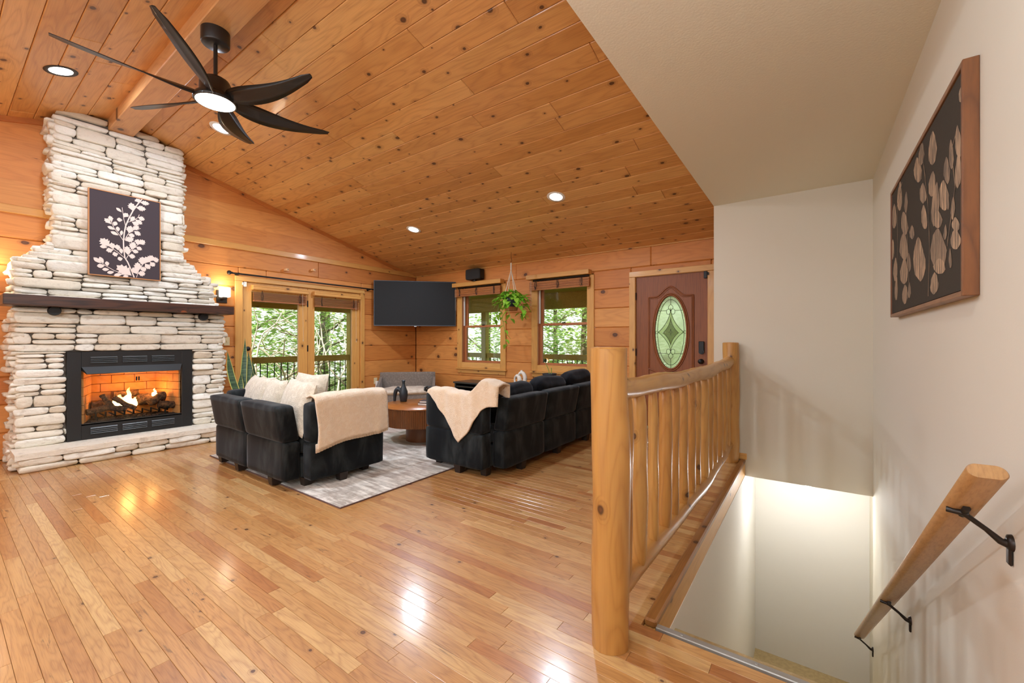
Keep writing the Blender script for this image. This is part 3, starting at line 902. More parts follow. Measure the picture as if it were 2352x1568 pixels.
# ---- glass doors to the porch
d2 = thing('door_2', (XW, 3.51, 0), 'pine framed pair of glass doors opening onto the porch', None, kind='structure')
for a, b in ((2.478, 2.575), (4.468, 4.548)):
    mb = MB(); mb.cbox(XW, XW + .024, a, b, 0, 2.03, .004, R.random()); mb.build('casing', M['trimZY'], d2, center=True)
mb = MB(); mb.cbox(XW, XW + .024, 2.478, 4.548, 2.032, 2.10, .004, .3); mb.build('casing', M['trimY'], d2, center=True)
mb = MB(); mb.box(XW - .16, XW, 2.53, 2.578, 0, 2.06); mb.box(XW - .16, XW, 4.466, 4.50, 0, 2.06); mb.box(XW - .16, XW, 2.578, 4.466, 2.025, 2.06); mb.box(XW - .16, XW, 2.53, 4.5, -.05, .012)
mb.build('jamb', M['trimZY'], d2, center=True)
for ya, yb_, pa, pb, hinge in ((2.581, 3.520, 2.703, 3.378, 3.512), (3.526, 4.463, 3.637, 4.315, 3.53)):
    lf = MB()
    xa, xb = XW - .055, XW - .010
    lf.cbox(xa, xb, ya, pa, .015, 2.022, .003, .35); lf.cbox(xa, xb, pb, yb_, .015, 2.022, .003, .65)
    lf.cbox(xa, xb, pa, pb, .015, .27, .003, .2); lf.cbox(xa, xb, pa, pb, 1.90, 2.022, .003, .5)
    leaf = lf.build('door_leaf', M['trimZY'], d2, center=True)
    p = MB(); p.box(XW - .034, XW - .030, pa, pb, .27, 1.90); p.build('pane', M['glass'], leaf, center=True)
    if ya < 3:
        k = MB(); k.lathe([(.028, 0), (.028, .006), (.011, .008), (.011, .03), (.028, .036), (.033, .05), (.028, .064), (0, .068)], 20, (xb, 2.632, 1.077), 'x'); k.build('knob', M['black'], leaf, center=True, label='black round door knob')
        k = MB(); k.lathe([(.024, 0), (.024, .008), (.018, .014), (0, .015)], 18, (xb, 2.632, .945), 'x'); k.cbox(xb + .012, xb + .032, 2.628, 2.650, .938, .952, .003); k.build('thumb_turn', M['black'], leaf, center=True)
        for z in (1.07, 1.78, .3):
            k = MB(); k.cbox(xb - .002, xb + .006, 3.512, 3.532, z - .05, z + .05, .002); k.build('hinge', M['bronze'], leaf, center=True)
mb = MB(); mb.cbox(XW + .003, XW + .03, 2.585, 2.622, 1.955, 2.022, .004); mb.cbox(XW + .024, XW + .04, 2.562, 2.578, 1.975, 2.01, .003)
mb.build('door_sensor', M['white_pl'], center=True, label='small white contact sensor at the top left of the glass doors', cat='sensor')

# ---- raised wooden blinds
def blindY(ya, yb, zt, zb, lab):
    t = thing('wooden_blind', (XW + .03, (ya + yb) / 2, zb), lab, 'blind', 'wooden blinds on the glass doors')
    mb = MB(); mb.cbox(XW + .045, XW + .062, ya, yb, zt - .068, zt, .004, .5); mb.cbox(XW + .058, XW + .068, ya, yb, zt - .022, zt - .006, .003, .5); mb.cbox(XW + .058, XW + .068, ya, yb, zt - .062, zt - .046, .003, .5)
    for yy in (ya, yb - .014): mb.box(XW - .012, XW + .05, yy, yy + .014, zt - .068, zt, .5)
    mb.build('valance', M['trimY'], t, center=True)
    z = zt - .10
    while z > zb + .02:
        s = MB(); s.cbox(XW - .008, XW + .040, ya + .02, yb - .02, z - .004, z + .001, .001, R.random()); s.build('slat', M['blind'], t, center=True); z -= .011
    s = MB(); s.cbox(XW - .008, XW + .042, ya + .02, yb - .02, zb, zb + .018, .003, .5); s.build('bottom_rail', M['blind'], t, center=True)
    for f_ in (.16, .84):
        c = MB(); yy = ya + (yb - ya) * f_
        for q in range(5): c.tube([(XW + .043, yy + q * .006 - .012, zb + .015), (XW + .046, yy + q * .004 - .012 + R.uniform(-.02, .02), (zb + zt) / 2 - .03), (XW + .043, yy, zt - .07)], .0016, 5)
        c.build('ladder_cord', M['bronze'], t, center=True)
    c = MB(); yy = yb - .09
    c.tube([(XW + .045, yy, zt - .07), (XW + .045, yy + .006, zb - .55)], .0018, 5); c.lathe([(.002, .03), (.006, 0), (.002, -.004)], 8, (XW + .045, yy + .006, zb - .57))
    c.build('pull_cord', M['rope'], t, center=True)
blindY(2.690, 3.505, 1.988, 1.755, 'raised slatted wooden blind on the left glass door')
blindY(3.600, 4.445, 1.985, 1.740, 'raised slatted wooden blind on the right glass door')
def blindX(xa, xb, lab):
    t = thing('woven_blind', ((xa + xb) / 2, YD - .07, 1.995), lab, 'blind', 'woven wood blinds over the back windows')
    mb = MB(); mb.tube([(xa + .05, YD - .05, 2.162), (xb - .02, YD - .05, 2.162)], .014, 8); mb.build('roller', M['bronze'], t, center=True)
    z = 2.138; k = 0
    while z > 2.0:
        s = MB(); s.cbox(xa, xb, YD - .085 - .006 * (k % 2), YD - .040, z - .017, z - .001, .004, R.random()); s.build('slat', M['blindX'], t, center=True); z -= .0175; k += 1
    for f_ in (.12, .5, .88):
        c = MB(); xx = xa + (xb - xa) * f_
        for q in range(6): c.tube([(xx + R.uniform(-.02, .02), YD - .094, 2.01), (xx + R.uniform(-.03, .03), YD - .097, 2.07), (xx + R.uniform(-.02, .02), YD - .094, 2.135)], .002, 5)
        c.build('ladder_cord', M['bronze'], t, center=True)
    c = MB()
    for q in range(2): c.tube([(xa + .03 + q * .016, YD - .10, 2.16), (xa + .03 + q * .016, YD - .10, 1.75)], .0012, 5)
    c.build('pull_cord', M['rope'], t, center=True)
blindX(-5.365, -4.31, 'raised woven wood blind over the window under the black speaker')
blindX(-3.715, -2.66, 'raised woven wood blind over the window beside the front door')

# ================================================================== FIREPLACE
def stone_geo(mb, u0, u1, v0, v1, d, q, fn, rnd):
    """irregular split stone in (u,v): a rough face grid, depth d toward +w, with its rim folded back; fn maps (u,v,w)"""
    g = .0022
    u0 += g; u1 -= g; v0 += g; v1 -= g
    w, h = u1 - u0, v1 - v0
    if w < .012 or h < .008: return
    j = lambda a: q.uniform(-a, a)
    nu = max(2, min(6, int(w / .055) + 1)); nv = 2 if h < .06 else 3
    sl_t, sl_b, sk_l, sk_r = j(h * .10), j(h * .10), j(.012), j(.012)
    tilt, tv, k = j(.012), j(.010), min(.007, h * .14)
    V = []; F = []
    us = [0] + [(i + j(.22)) / nu for i in range(1, nu)] + [1]
    vs = [0] + [(i + j(.18)) / nv for i in range(1, nv)] + [1]
    face = []
    for a, uu in enumerate(us):
        for b, vv in enumerate(vs):
            cor = (a in (0, nu)) and (b in (0, nv))
            u = u0 + w * uu + (sk_l * (1 - uu) + sk_r * uu) * (vv - .5)
            v = v0 + h * vv + (sl_t if vv > .5 else sl_b) * (uu - .5) * abs(vv - .5) * 2 * 1.0
            if cor: u += math.copysign(min(.010, w * .12), .5 - uu); v += math.copysign(min(.006, h * .12), .5 - vv)
            edge = a in (0, nu) or b in (0, nv)
            dep = d + tilt * (uu - .5) * 2 + tv * (vv - .5) * 2 + j(.0045 if not edge else .003)
            iu = math.copysign(k, .5 - uu) if a in (0, nu) else j(.004); iv = math.copysign(k, .5 - vv) if b in (0, nv) else j(.003)
            face.append((u, v, iu, iv, dep, edge))
    m = nv + 1
    V = [fn(p[0] + p[2], p[1] + p[3], p[4]) for p in face]
    for a in range(nu):
        for b in range(nv): F.append((a * m + b, (a + 1) * m + b, (a + 1) * m + b + 1, a * m + b + 1))
    rim = [a * m for a in range(nu + 1)] + [nu * m + b for b in range(1, nv + 1)] + [a * m + nv for a in range(nu - 1, -1, -1)] + [b for b in range(nv - 1, 0, -1)]
    n = len(rim); o1 = len(V)
    V += [fn(face[i][0], face[i][1], face[i][4] - k * 1.2) for i in rim] + [fn(face[i][0], face[i][1], -.03) for i in rim]
    for i in range(n):
        i2 = (i + 1) % n
        F.append((rim[i2], rim[i], o1 + i, o1 + i2)); F.append((o1 + i2, o1 + i, o1 + n + i, o1 + n + i2))
    mb.add(V, F, rnd, True)

def courses(z0, z1, left, right, q, hole=None, hmin=.040, hmax=.085, lmin=.10, lmax=.40, hs=None):
    out = []
    z = z0
    while z < z1 - .012:
        h = min(q.uniform(hmin, hmax), z1 - z)
        if z1 - (z + h) < .03: h = z1 - z
        zm = z + h * .5
        segs = [(left(zm), right(zm))]
        if hole and z + h > hole[2] + .01 and z < hole[3] - .01:
            if z < hole[3] < z + h: h = hole[3] - z
            segs = [(segs[0][0], hole[0]), (hole[1], segs[0][1])]
        for a, b in segs:
            x = a + q.uniform(-.012, .012)
            while x < b - .01:
                L = q.uniform(lmin, lmax)
                if h < .05: L *= 1.15
                if b - (x + L) < .08: L = b + q.uniform(-.012, .012) - x
                if h > .074 and q.random() < .48 and L > .12:
                    f_ = q.uniform(.38, .62)
                    out.append((x, x + L, z, z + h * f_)); 
                    if L > .26 and q.random() < .6:
                        c_ = x + L * q.uniform(.35, .65)
                        out.append((x, c_, z + h * f_, z + h)); out.append((c_, x + L, z + h * f_, z + h))
                    else: out.append((x, x + L, z + h * f_, z + h))
                else: out.append((x, x + L, z, z + h))
                x += L
        z += h
    return out

fp = thing('stone_fireplace', (-6.3, 1.315, 0), 'tall pale ledgestone fireplace and chimney rising to the pine ceiling', 'fireplace')
FX, UX = -6.045, -6.20       # lower and upper stone faces
core = MB()
core.box(XW, FX - .012, .50, .80, 0, 1.50); core.box(XW, FX - .012, 1.83, 2.15, 0, 1.50); core.box(XW, FX - .012, .80, 1.83, 1.08, 1.50); core.box(XW, FX - .012, .80, 1.83, 0, .17)
core.box(XW, -5.76, .50, 2.15, 0, .125)
def cl_(z): return .46 if z < 1.95 else (.46 + (z - 1.95) / .26 * .262 if z < 2.21 else .722)
def cr_(z): return 2.125 if z < 1.93 else (2.125 - ((z - 1.93) / .27) ** .75 * .325 if z < 2.20 else 1.80)
prof = [(cl_(1.50) + .03, 1.50)] + [(cl_(z) + .03, z) for z in (1.9, 1.95, 2.0, 2.05, 2.1, 2.15, 2.21, 3.45)] + [(RY, roof(RY) - .005)] + [(cr_(z) - .03, z) for z in (3.43, 2.25, 2.2, 2.14, 2.08, 2.02, 1.97, 1.93, 1.5)]
core.poly([(p[0], min(p[1], roof(p[0]) - .004)) for p in prof[::-1]], lambda u, v, t: (XW + t, u, v), UX - .014 - XW)
core.build('mortar_core', M['dark_gap'], fp, center=True)
q = random.Random(11)
fx_low = lambda u, v, w: (FX - .02 + w, u, v)
fx_up = lambda u, v, w: (UX - .02 + w, u, v)
fx_h = lambda u, v, w: (-5.745 + w, u, v)
low = courses(.175, 1.512, lambda z: .462, lambda z: 2.172, q, (.792, 1.845, .17, 1.082), .055, .112, .11, .52)
upp = courses(1.60, 3.60, cl_, cr_, q, None, .06, .135, .12, .52)
hear = courses(.0, .128, lambda z: .455, lambda z: 2.19, q, None, .030, .062, .16, .44)
stones = [(s, fx_low) for s in low] + [(s, fx_h) for s in hear]
for s in upp:
    u0, u1, v0, v1 = s
    lim = max(roof(u0), roof(u1)) - .03
    if u1 > 1.12 and u0 < 1.36 and v1 > 3.476:
        # the ridge beam sits in the stonework here
        if v0 > 3.43: 
            if u0 < 1.10: u1 = 1.132
            elif u1 > 1.38: u0 = 1.348
            else: continue
        else: v1 = 3.475
    if lim - v0 < .015: continue
    v1 = min(v1, max(lim, v0))
    if v1 - v0 > .012: stones.append(((u0, u1, v0, v1), fx_up))
stones.sort(key=lambda s: -(s[0][1] - s[0][0]) * (s[0][3] - s[0][2]))
rest = MB()
for i, (s, fn) in enumerate(stones):
    d = q.uniform(.026, .062) if fn is not fx_h else q.uniform(.035, .055)
    if i < 292:
        mb = MB(); stone_geo(mb, *s, d, q, fn, q.random()); 
        if mb.v: mb.build('stone', M['stone'], fp, center=True)
    else: stone_geo(rest, *s, d, q, fn, q.random())
# side returns: many small stone ends
def side(u0, u1, z0, z1, yface, sg, zl=None):
    for s in courses(z0, z1, lambda z: u0, lambda z: u1, q, None, .045, .09, .10, .3):
        stone_geo(rest, *s, q.uniform(.02, .075), q, (lambda u, v, w: (u, yface + sg * (w - .01), v)) if sg > 0 else (lambda u, v, w: (-u + u0 + u1, yface - (w - .01), v)), q.random())
side(XW + .01, FX + .01, .0, 1.50, .485, -1)
side(XW + .01, FX + .01, .0, 1.50, 2.155, 1)
side(XW + .01, UX + .01, 1.60, 1.95, .485, -1)
side(XW + .01, UX + .01, 1.60, 1.93, 2.105, 1)
side(XW + .01, UX + .01, 2.21, 3.43, .745, -1)
side(XW + .01, UX + .01, 2.20, 3.43, 1.78, 1)
side(-6.03, -5.73, .0, .125, .485, -1)
rest.build('stone_ends', M['stone'], fp, kind='stuff')
# stepped shoulders: top faces
for z in [1.95 + .037 * i for i in range(8)]:
    for a, b in ((cl_(z) - .004, cl_(z) + .09), (cr_(z) - .10, cr_(z) + .004)):
        mb = MB(); mb.cbox(XW + .01, UX + .02, a, b, z - .034, z + .002, .006, q.random()); mb.build('shoulder_stone', M['stone'], fp, center=True)
# hearth slabs
for a, b in ((.44, 1.02), (1.02, 1.62), (1.62, 2.20)):
    mb = MB()
    n = 14
    fr = [(-5.685 + q.uniform(-.009, .005), a + (b - a) * i / n) for i in range(n + 1)]
    P = [(-6.06, b), (-6.06, a)] + fr
    P = P[::-1]
    mb.poly(P, lambda u, v, t: (u, v, .126 + t), .050, q.random())
    mb.build('hearth_slab', M['stone'], fp, center=True)

mt = thing('mantel_shelf', (-6.05, 1.30, 1.513), 'thick dark stained wood mantel across the stone fireplace', 'mantel')
mb = MB(); mb.cbox(-6.185, -5.85, .385, 2.222, 1.513, 1.612, .006, .3); mb.build('beam', M['mantel'], mt, center=True)
for y in (.712, 1.935):
    mb = MB(); mb.lathe([(.046, 0), (.046, .045), (.040, .055)], 24, (-6.0, y, 1.478), 'x'); mb.build('round_bracket', M['black'], mt, center=True, label='black round bracket')

# insert
ins = thing('fireplace_insert', (-6.05, 1.315, .176), 'black steel gas fireplace insert with louvres above and below its opening', 'fireplace insert')
IX = -6.02
A, B, Z0, Z1 = .800, 1.838, .178, 1.078
oa, ob, oz0, oz1 = .905, 1.735, .335, .845
fr = MB()
fr.cbox(IX - .03, IX, A, oa, Z0, Z1, .004); fr.cbox(IX - .03, IX, ob, B, Z0, Z1, .004)
fr.box(IX - .035, IX - .004, oa, ob, Z0, oz0); fr.box(IX - .035, IX - .004, oa, ob, oz1 + .07, Z1)
fr.build('surround', M['insert'], ins, center=True)
for z0, z1 in ((.955, 1.025), (.225, .295)):
    for k in range(3):
        ya = oa + .065 + k * .245; yb_ = ya + .205
        bk = MB(); bk.box(IX - .004, IX - .002, ya, yb_, z0, z1); bk.build('vent_slot', M['void'], ins, center=True)
        for i in range(4):
            z = z0 + (z1 - z0) * (i + .5) / 4
            lv = MB(); lv.add([(IX - .002, ya, z + .007), (IX - .002, yb_, z + .007), (IX + .008, yb_, z - .003), (IX + .008, ya, z - .003), (IX - .002, ya, z + .004), (IX - .002, yb_, z + .004), (IX + .008, yb_, z - .006), (IX + .008, ya, z - .006)],
                              [(0, 3, 2, 1), (4, 5, 6, 7), (3, 7, 6, 2), (0, 1, 5, 4), (0, 4, 7, 3), (1, 2, 6, 5)])
            lv.build('louver', M['louver'], ins, center=True)
hd = MB()
hd.add([(IX, oa, oz1 + .075), (IX, ob, oz1 + .075), (IX + .055, ob - .03, oz1 + .005), (IX + .055, oa + .03, oz1 + .005), (IX + .045, ob - .03, oz1), (IX + .045, oa + .03, oz1), (IX - .02, ob, oz1 + .04), (IX - .02, oa, oz1 + .04)],
       [(0, 3, 2, 1), (3, 5, 4, 2), (5, 7, 6, 4), (7, 0, 1, 6), (0, 7, 5, 3), (1, 2, 4, 6)])
hd.build('hood', M['insert'], ins, center=True)
bx = MB()
XB = -6.44
bx.add([(IX - .03, oa, oz0), (IX - .03, ob, oz0), (XB, ob - .12, oz0), (XB, oa + .12, oz0)], [(0, 1, 2, 3)])
bx.add([(IX - .03, oa, oz1 + .05), (IX - .03, ob, oz1 + .05), (XB, ob - .12, oz1 + .05), (XB, oa + .12, oz1 + .05)], [(0, 3, 2, 1)])
bx.add([(XB - .03, oa, oz0 - .05), (XB - .03, ob, oz0 - .05), (XB - .03, ob, oz1 + .1), (XB - .03, oa, oz1 + .1)], [(0, 1, 2, 3)])
bx.build('firebox', M['void'], ins, center=True)
t_ = NT('fire_brick'); o_ = t_.obj(); n_ = t_.noise(o_, 22.0, 4.0)
t_.link(t_.mix(n_, lin(196, 124, 66), lin(226, 160, 96)), t_.p.inputs['Base Color']); t_.p.inputs['Roughness'].default_value = .9
M['brick'] = t_.m
bh = (oz1 + .05 - oz0) / 6
for r in range(6):
    z0, z1 = oz0 + bh * r, oz0 + bh * (r + 1)
    # back wall
    ya = oa + .12
    x = ya - (.11 if r % 2 else .02)
    while x < ob - .12:
        a, b = max(x, ya), min(x + .2, ob - .12)
        if b - a > .015:
            mb = MB(); mb.cbox(XB - .025, XB, a + .002, b - .002, z0 + .002, z1 - .002, .003, R.random()); mb.build('fire_brick', M['brick'], ins, center=True)
        x += .2
    for sg in (0, 1):
        p0 = Vector((IX - .04, oa if sg == 0 else ob, 0)); p1 = Vector((XB, (oa + .12) if sg == 0 else (ob - .12), 0))
        L = (p1 - p0).length; dr_ = (p1 - p0).normalized(); nn = Vector((-dr_.y, dr_.x, 0)) * (1 if sg else -1)
        s0 = 0 if r % 2 else -.1
        while s0 < L:
            a, b = max(s0, 0), min(s0 + .2, L)
            if b - a > .015:
                mb = MB(); mb.cbox(a + .002, b - .002, 0, .02, z0 + .002, z1 - .002, .003, R.random())
                v_ = mb.v; mb.v = [tuple(p0 + dr_ * p[0] + nn * p[1] + Vector((0, 0, p[2]))) for p in v_]
                mb.build('fire_brick', M['brick'], ins, center=True)
            s0 += .2
hn = MB()
for y in (1.333, 1.353): hn.tube([(IX - .015, y, .752), (IX - .012, y, .795)], .007, 8)
hn.build('screen_handle', M['black'], ins, center=True)
ms = MB(); ms.box(IX - .02, IX - .004, oa, ob, oz0 - .012, oz0 + .006); ms.build('screen_track', M['louver'], ins, center=True)
gs_ = MB(); gs_.box(IX - .016, IX - .014, oa, ob, oz0 + .006, oz1 + .04); gs_.build('glass_screen', M['glass'], ins, center=True)

# grate, logs, embers and flames
gt = thing('fire_grate', (-6.22, 1.32, oz0), 'black iron grate under the burning logs', 'grate')
for y in [1.02 + .075 * i for i in range(9)]:
    mb = MB(); mb.tube([(-6.09, y, oz0 + .10), (-6.09, y, oz0 + .055), (-6.34, y, oz0 + .055)], .008, 6); mb.build('bar', M['black'], gt, center=True)
for y in (1.03, 1.6):
    for x in (-6.10, -6.33):
        mb = MB(); mb.tube([(x, y, oz0), (x, y, oz0 + .055)], .009, 6); mb.build('leg', M['black'], gt, center=True)
em = MB()
for i in range(260):
    a = R.uniform(-6.36, -6.06); b = R.uniform(.98, 1.68); s_ = R.uniform(.008, .02)
    em.lathe([(0, 0), (s_, .004), (s_ * .7, .012), (0, s_)], 5, (a, b, oz0 + .001), 'z', R.random(), False)
em.build('ember_bed', plain('charcoal_embers', lin(50, 34, 26), .9), kind='stuff', label='dark ember bed under the fire grate', cat='embers')
t_ = NT('bark_log'); o_ = t_.obj(); n_ = t_.noise(o_, 30, 5, .7, .5)
t_.link(t_.mix(t_.smooth(n_, .35, .7), lin(44, 28, 18), lin(128, 86, 54)), t_.p.inputs['Base Color']); t_.p.inputs['Roughness'].default_value = .95; t_.bump(n_, .9, .02)
M['bark'] = t_.m
def log(pts, r, lab):
    mb = MB(); n = 10; P = []; rr_ = []
    for i in range(n + 1):
        u = i / n * (len(pts) - 1); k = min(int(u), len(pts) - 2); f_ = u - k
        P.append(Vector(pts[k]).lerp(Vector(pts[k + 1]), f_) + Vector((R.uniform(-.004, .004), 0, R.uniform(-.004, .004)))); rr_.append(r * R.uniform(.86, 1.12))
    mb.tube(P, rr_, 10); mb.build('fire_log', M['bark'], center=True, label=lab, cat='log', group='gas fire logs')
log([(-6.12, .955, oz0 + .11), (-6.13, 1.12, oz0 + .135), (-6.12, 1.27, oz0 + .10)], .032, 'long front log lying at the left of the grate')
log([(-6.12, 1.17, oz0 + .12), (-6.15, 1.12, oz0 + .20), (-6.17, 1.08, oz0 + .27)], .024, 'forked stub log sticking up at the left of the fire')
log([(-6.14, 1.17, oz0 + .24), (-6.12, 1.24, oz0 + .17), (-6.10, 1.34, oz0 + .10)], .026, 'thin log sloping down in front of the flame')
log([(-6.32, 1.02, oz0 + .14), (-6.31, 1.30, oz0 + .17)], .055, 'thick glowing log at the back left')
log([(-6.34, 1.20, oz0 + .25), (-6.33, 1.42, oz0 + .26)], .035, 'upper back log behind the flame')
log([(-6.32, 1.40, oz0 + .17), (-6.31, 1.66, oz0 + .19)], .062, 'thick glowing log at the back right')
log([(-6.15, 1.47, oz0 + .15), (-6.19, 1.62, oz0 + .22)], .046, 'stout split log at the right of the fire')
log([(-6.12, 1.55, oz0 + .12), (-6.14, 1.69, oz0 + .10)], .045, 'lowest log at the far right of the grate')
t_ = NT('flame')
o_ = t_.obj(); s_ = t_.sep(o_)
c_ = t_.ramp(t_.math('MULTIPLY_ADD', s_[2], 5.0, .5), [(0, (1, .75, .35, 1)), (.5, (1, .62, .20, 1)), (1, (1, .32, .05, 1))])
e_ = t_.node('ShaderNodeEmission'); t_.link(c_, e_.inputs[0]); e_.inputs[1].default_value = 5.0
t_.link(e_.outputs[0], t_.out.inputs[0]); M['flame'] = t_.m
def flame(x, y, z, h, w, lean, lab):
    mb = MB(); n = 10
    P = [(x, y + lean * (i / n) ** 2 + .008 * math.sin(i * 1.3), z + h * i / n) for i in range(n + 1)]
    mb.tube(P, [w * (1 - i / n) ** .8 * (1 - .25 * math.cos(i)) + .0006 for i in range(n + 1)], 8)
    mb.build('flame', M['flame'], center=True, label=lab, cat='flame', group='gas flames')
flame(-6.22, 1.30, oz0 + .13, .20, .050, .012, 'tallest flame in the middle of the fire')
flame(-6.22, 1.25, oz0 + .13, .12, .040, -.01, 'flame just right of the forked log')
flame(-6.21, 1.195, oz0 + .14, .12, .030, .04, 'left flame leaning toward the tall one')
flame(-6.24, 1.54, oz0 + .20, .10, .028, .0, 'small flame above the right hand logs')
flame(-6.20, 1.345, oz0 + .13, .09, .035, .02, 'low flame at the right foot of the tall one')
lamp('fire_glow', None, 'POINT', (-6.20, 1.30, oz0 + .30), 4.2, (1.0, .42, .12), .06)
lamp('fire_glow', None, 'POINT', (-6.24, 1.52, oz0 + .27), 2.2, (1.0, .42, .12), .05)

# ================================================================== FURNITURE
# ---- rug
def rug_mat():
    t = NT('distressed_rug')
    o = t.obj(); s = t.sep(o)
    v = t.comb(t.math('MULTIPLY', s[0], 2.0), t.math('MULTIPLY', s[1], 13.0), 0.0)
    n = t.noise(v, 1.6, 6.0, 0.68, 0.5)
    n2 = t.noise(o, 5.0, 5.0, 0.7, 0.8)
    n3 = t.noise(o, 1.4, 2.0)
    f = t.math('ADD', t.math('MULTIPLY', n, .65), t.math('MULTIPLY', n2, .35))
    c = t.mix(t.smooth(f, .40, .62), lin(150, 138, 124), lin(226, 218, 204))
    c = t.mix(t.math('MULTIPLY', t.smooth(n3, .52, .7), .35), c, lin(170, 140, 126))
    # pale ring medallion around the table
    dx = t.math('SUBTRACT', s[0], -.05); dy = t.math('SUBTRACT', s[1], .35)
    rr = t.math('SQRT', t.math('ADD', t.math('MULTIPLY', dx, dx), t.math('MULTIPLY', dy, dy)))
    rr = t.math('ADD', rr, t.math('MULTIPLY', t.math('SUBTRACT', n2, .5), .12))
    ringv = t.math('MULTIPLY', t.smooth(rr, .26, .34), t.math('SUBTRACT', 1.0, t.smooth(rr, .38, .48)))
    c = t.mix(t.math('MULTIPLY', ringv, .5), c, lin(132, 136, 112))
    t.link(c, t.p.inputs['Base Color'])
    t.p.inputs['Roughness'].default_value = 1.0; t.p.inputs['Specular IOR Level'].default_value = .1
    t.p.inputs['Sheen Weight'].default_value = .2
    t.bump(t.noise(o, 300.0, 2.0), .5, .004)
    return t.m
rg = thing('area_rug', (-3.86, 3.2, 0), 'grey and cream distressed area rug under the seating', 'rug')
mb = MB(); mb.cbox(-5.03, -2.702, 1.692, 4.72, .001, .010, .003); mb.build('pile', rug_mat(), rg, center=True)
mb = MB()
mb.box(-5.036, -2.696, 1.686, 1.692, .001, .009); mb.box(-5.036, -2.696, 4.72, 4.726, .001, .009); mb.box(-2.702, -2.696, 1.692, 4.72, .001, .009); mb.box(-5.036, -5.03, 1.692, 4.72, .001, .009)
mb.build('binding', plain('rug_binding', lin(96, 74, 70), .95), rg, center=True)

# ---- modular sofas
def sofa_module_leg(par, x, y, z0=.0105, h=.062):
    mb = MB()
    a, b = .030, .038
    mb.add([(x - a, y - a, z0), (x + a, y - a, z0), (x + a, y + a, z0), (x - a, y + a, z0), (x - b, y - b, z0 + h), (x + b, y - b, z0 + h), (x + b, y + b, z0 + h), (x - b, y + b, z0 + h)],
           [(0, 3, 2, 1), (4, 5, 6, 7), (0, 1, 5, 4), (1, 2, 6, 5), (2, 3, 7, 6), (3, 0, 4, 7)])
    mb.build('leg', M['legs'], par, center=True)
def piping(par, pts, r=.005):
    mb = MB(); mb.tube(pts, r, 5); mb.build('piping', M['velvet'], par, center=True)
def shear(axis, amt, z0):
    m = Matrix.Identity(4); m[axis][2] = amt; m[axis][3] = -amt * z0; return m

lv = thing('loveseat', (-3.96, 2.0, 0), 'charcoal velvet modular loveseat seen from behind, heaped with cream pillows', 'sofa')
XS = [(-4.70, -4.035), (-4.028, -3.352)]
for i, (a, b) in enumerate(XS):
    mb = MB(); mb.rbox(a, b, 1.618, 1.750, .070, .378, .022, 8, .006, .002, seed=i); mb.build('back_base', M['velvet'], lv, center=True)
    mb = MB(); mb.rbox(a + .004, b - .004, 1.610, 1.752,   .376, .672, .026, 8, .006, .002, shear(1, -.17, .376), seed=i + 5); mb.build('backrest', M['velvet'], lv, center=True)
    mb = MB(); mb.rbox(a, b, 1.752, 2.452, .070, .255, .02, 8, .004, .002, seed=i + 9); mb.build('seat_base', M['velvet'], lv, center=True)
    mb = MB(); mb.rbox(a + .005, b - .005, 1.756, 2.462, .256, .405, .04, 8, .012, .003, seed=i + 12); mb.build('seat_cushion', M['velvet'], lv, center=True)
for a, b in ((-4.835, -4.705), (-3.345, -3.212)):
    mb = MB(); mb.rbox(a, b, 1.762, 2.452, .070, .368, .02, 8, .006, .002, seed=21); mb.build('arm_base', M['velvet'], lv, center=True)
    mb = MB(); mb.rbox(a + .002, b + .004, 1.756, 2.456, .366, .690, .034, 8, .006, .002, seed=22); mb.build('arm', M['velvet'], lv, center=True)
for x, y in ((-4.235, 1.66), (-3.585, 1.655), (-3.36, 1.80), (-3.245, 2.045), (-3.345, 2.33), (-4.66, 1.68), (-4.66, 2.40), (-4.04, 2.40), (-4.04, 1.80)):
    sofa_module_leg(lv, x, y, .0105 if y > 1.72 else .0005 if y < 1.655 else .0105, .066)

sf = thing('sectional_sofa', (-2.55, 3.85, 0), 'long black velvet sectional sofa with its back to the log railing', 'sofa')
YS = [(2.892, 3.572), (3.578, 4.252), (4.258, 4.93)]
for i, (a, b) in enumerate(YS):
    mb = MB(); mb.rbox(-2.285, -2.150, a, b, .070, .395, .022, 8, .006, .002, seed=30 + i); mb.build('back_base', M['velvet'], sf, center=True)
    mb = MB(); mb.rbox(-2.282, -2.146, a + .004, b - .004,  .393, .690, .026, 8, .006, .002, shear(0, .17, .393), seed=35 + i); mb.build('backrest', M['velvet'], sf, center=True)
    mb = MB(); mb.rbox(-2.985, -2.287, a, b, .070, .27, .02, 8, .004, .002, seed=40 + i); mb.build('seat_base', M['velvet'], sf, center=True)
    mb = MB(); mb.rbox(-2.995, -2.290, a + .005, b - .005, .271, .43, .04, 8, .012, .003, seed=45 + i); mb.build('seat_cushion', M['velvet'], sf, center=True)
for a, b, x0_ in ((2.752, 2.885, -2.985), (4.936, 5.07, -2.985)):
    mb = MB(); mb.rbox(x0_, -2.285, a, b, .070, .378, .02, 8, .006, .002, seed=51); mb.build('arm_base', M['velvet'], sf, center=True)
    mb = MB(); mb.rbox(x0_ + .002, -2.283, a - .006, b + .002, .376, .705, .034, 8, .006, .002, seed=52); mb.build('arm', M['velvet'], sf, center=True)
mb = MB(); mb.rbox(-3.69, -2.99, 4.258, 4.93, .070, .27, .02, 8, .004, .002, seed=60); mb.build('chaise_base', M['velvet'], sf, center=True)
mb = MB(); mb.rbox(-3.70, -2.998, 4.262, 4.926, .271, .45, .045, 8, .012, .003, seed=61); mb.build('chaise_cushion', M['velvet'], sf, center=True)
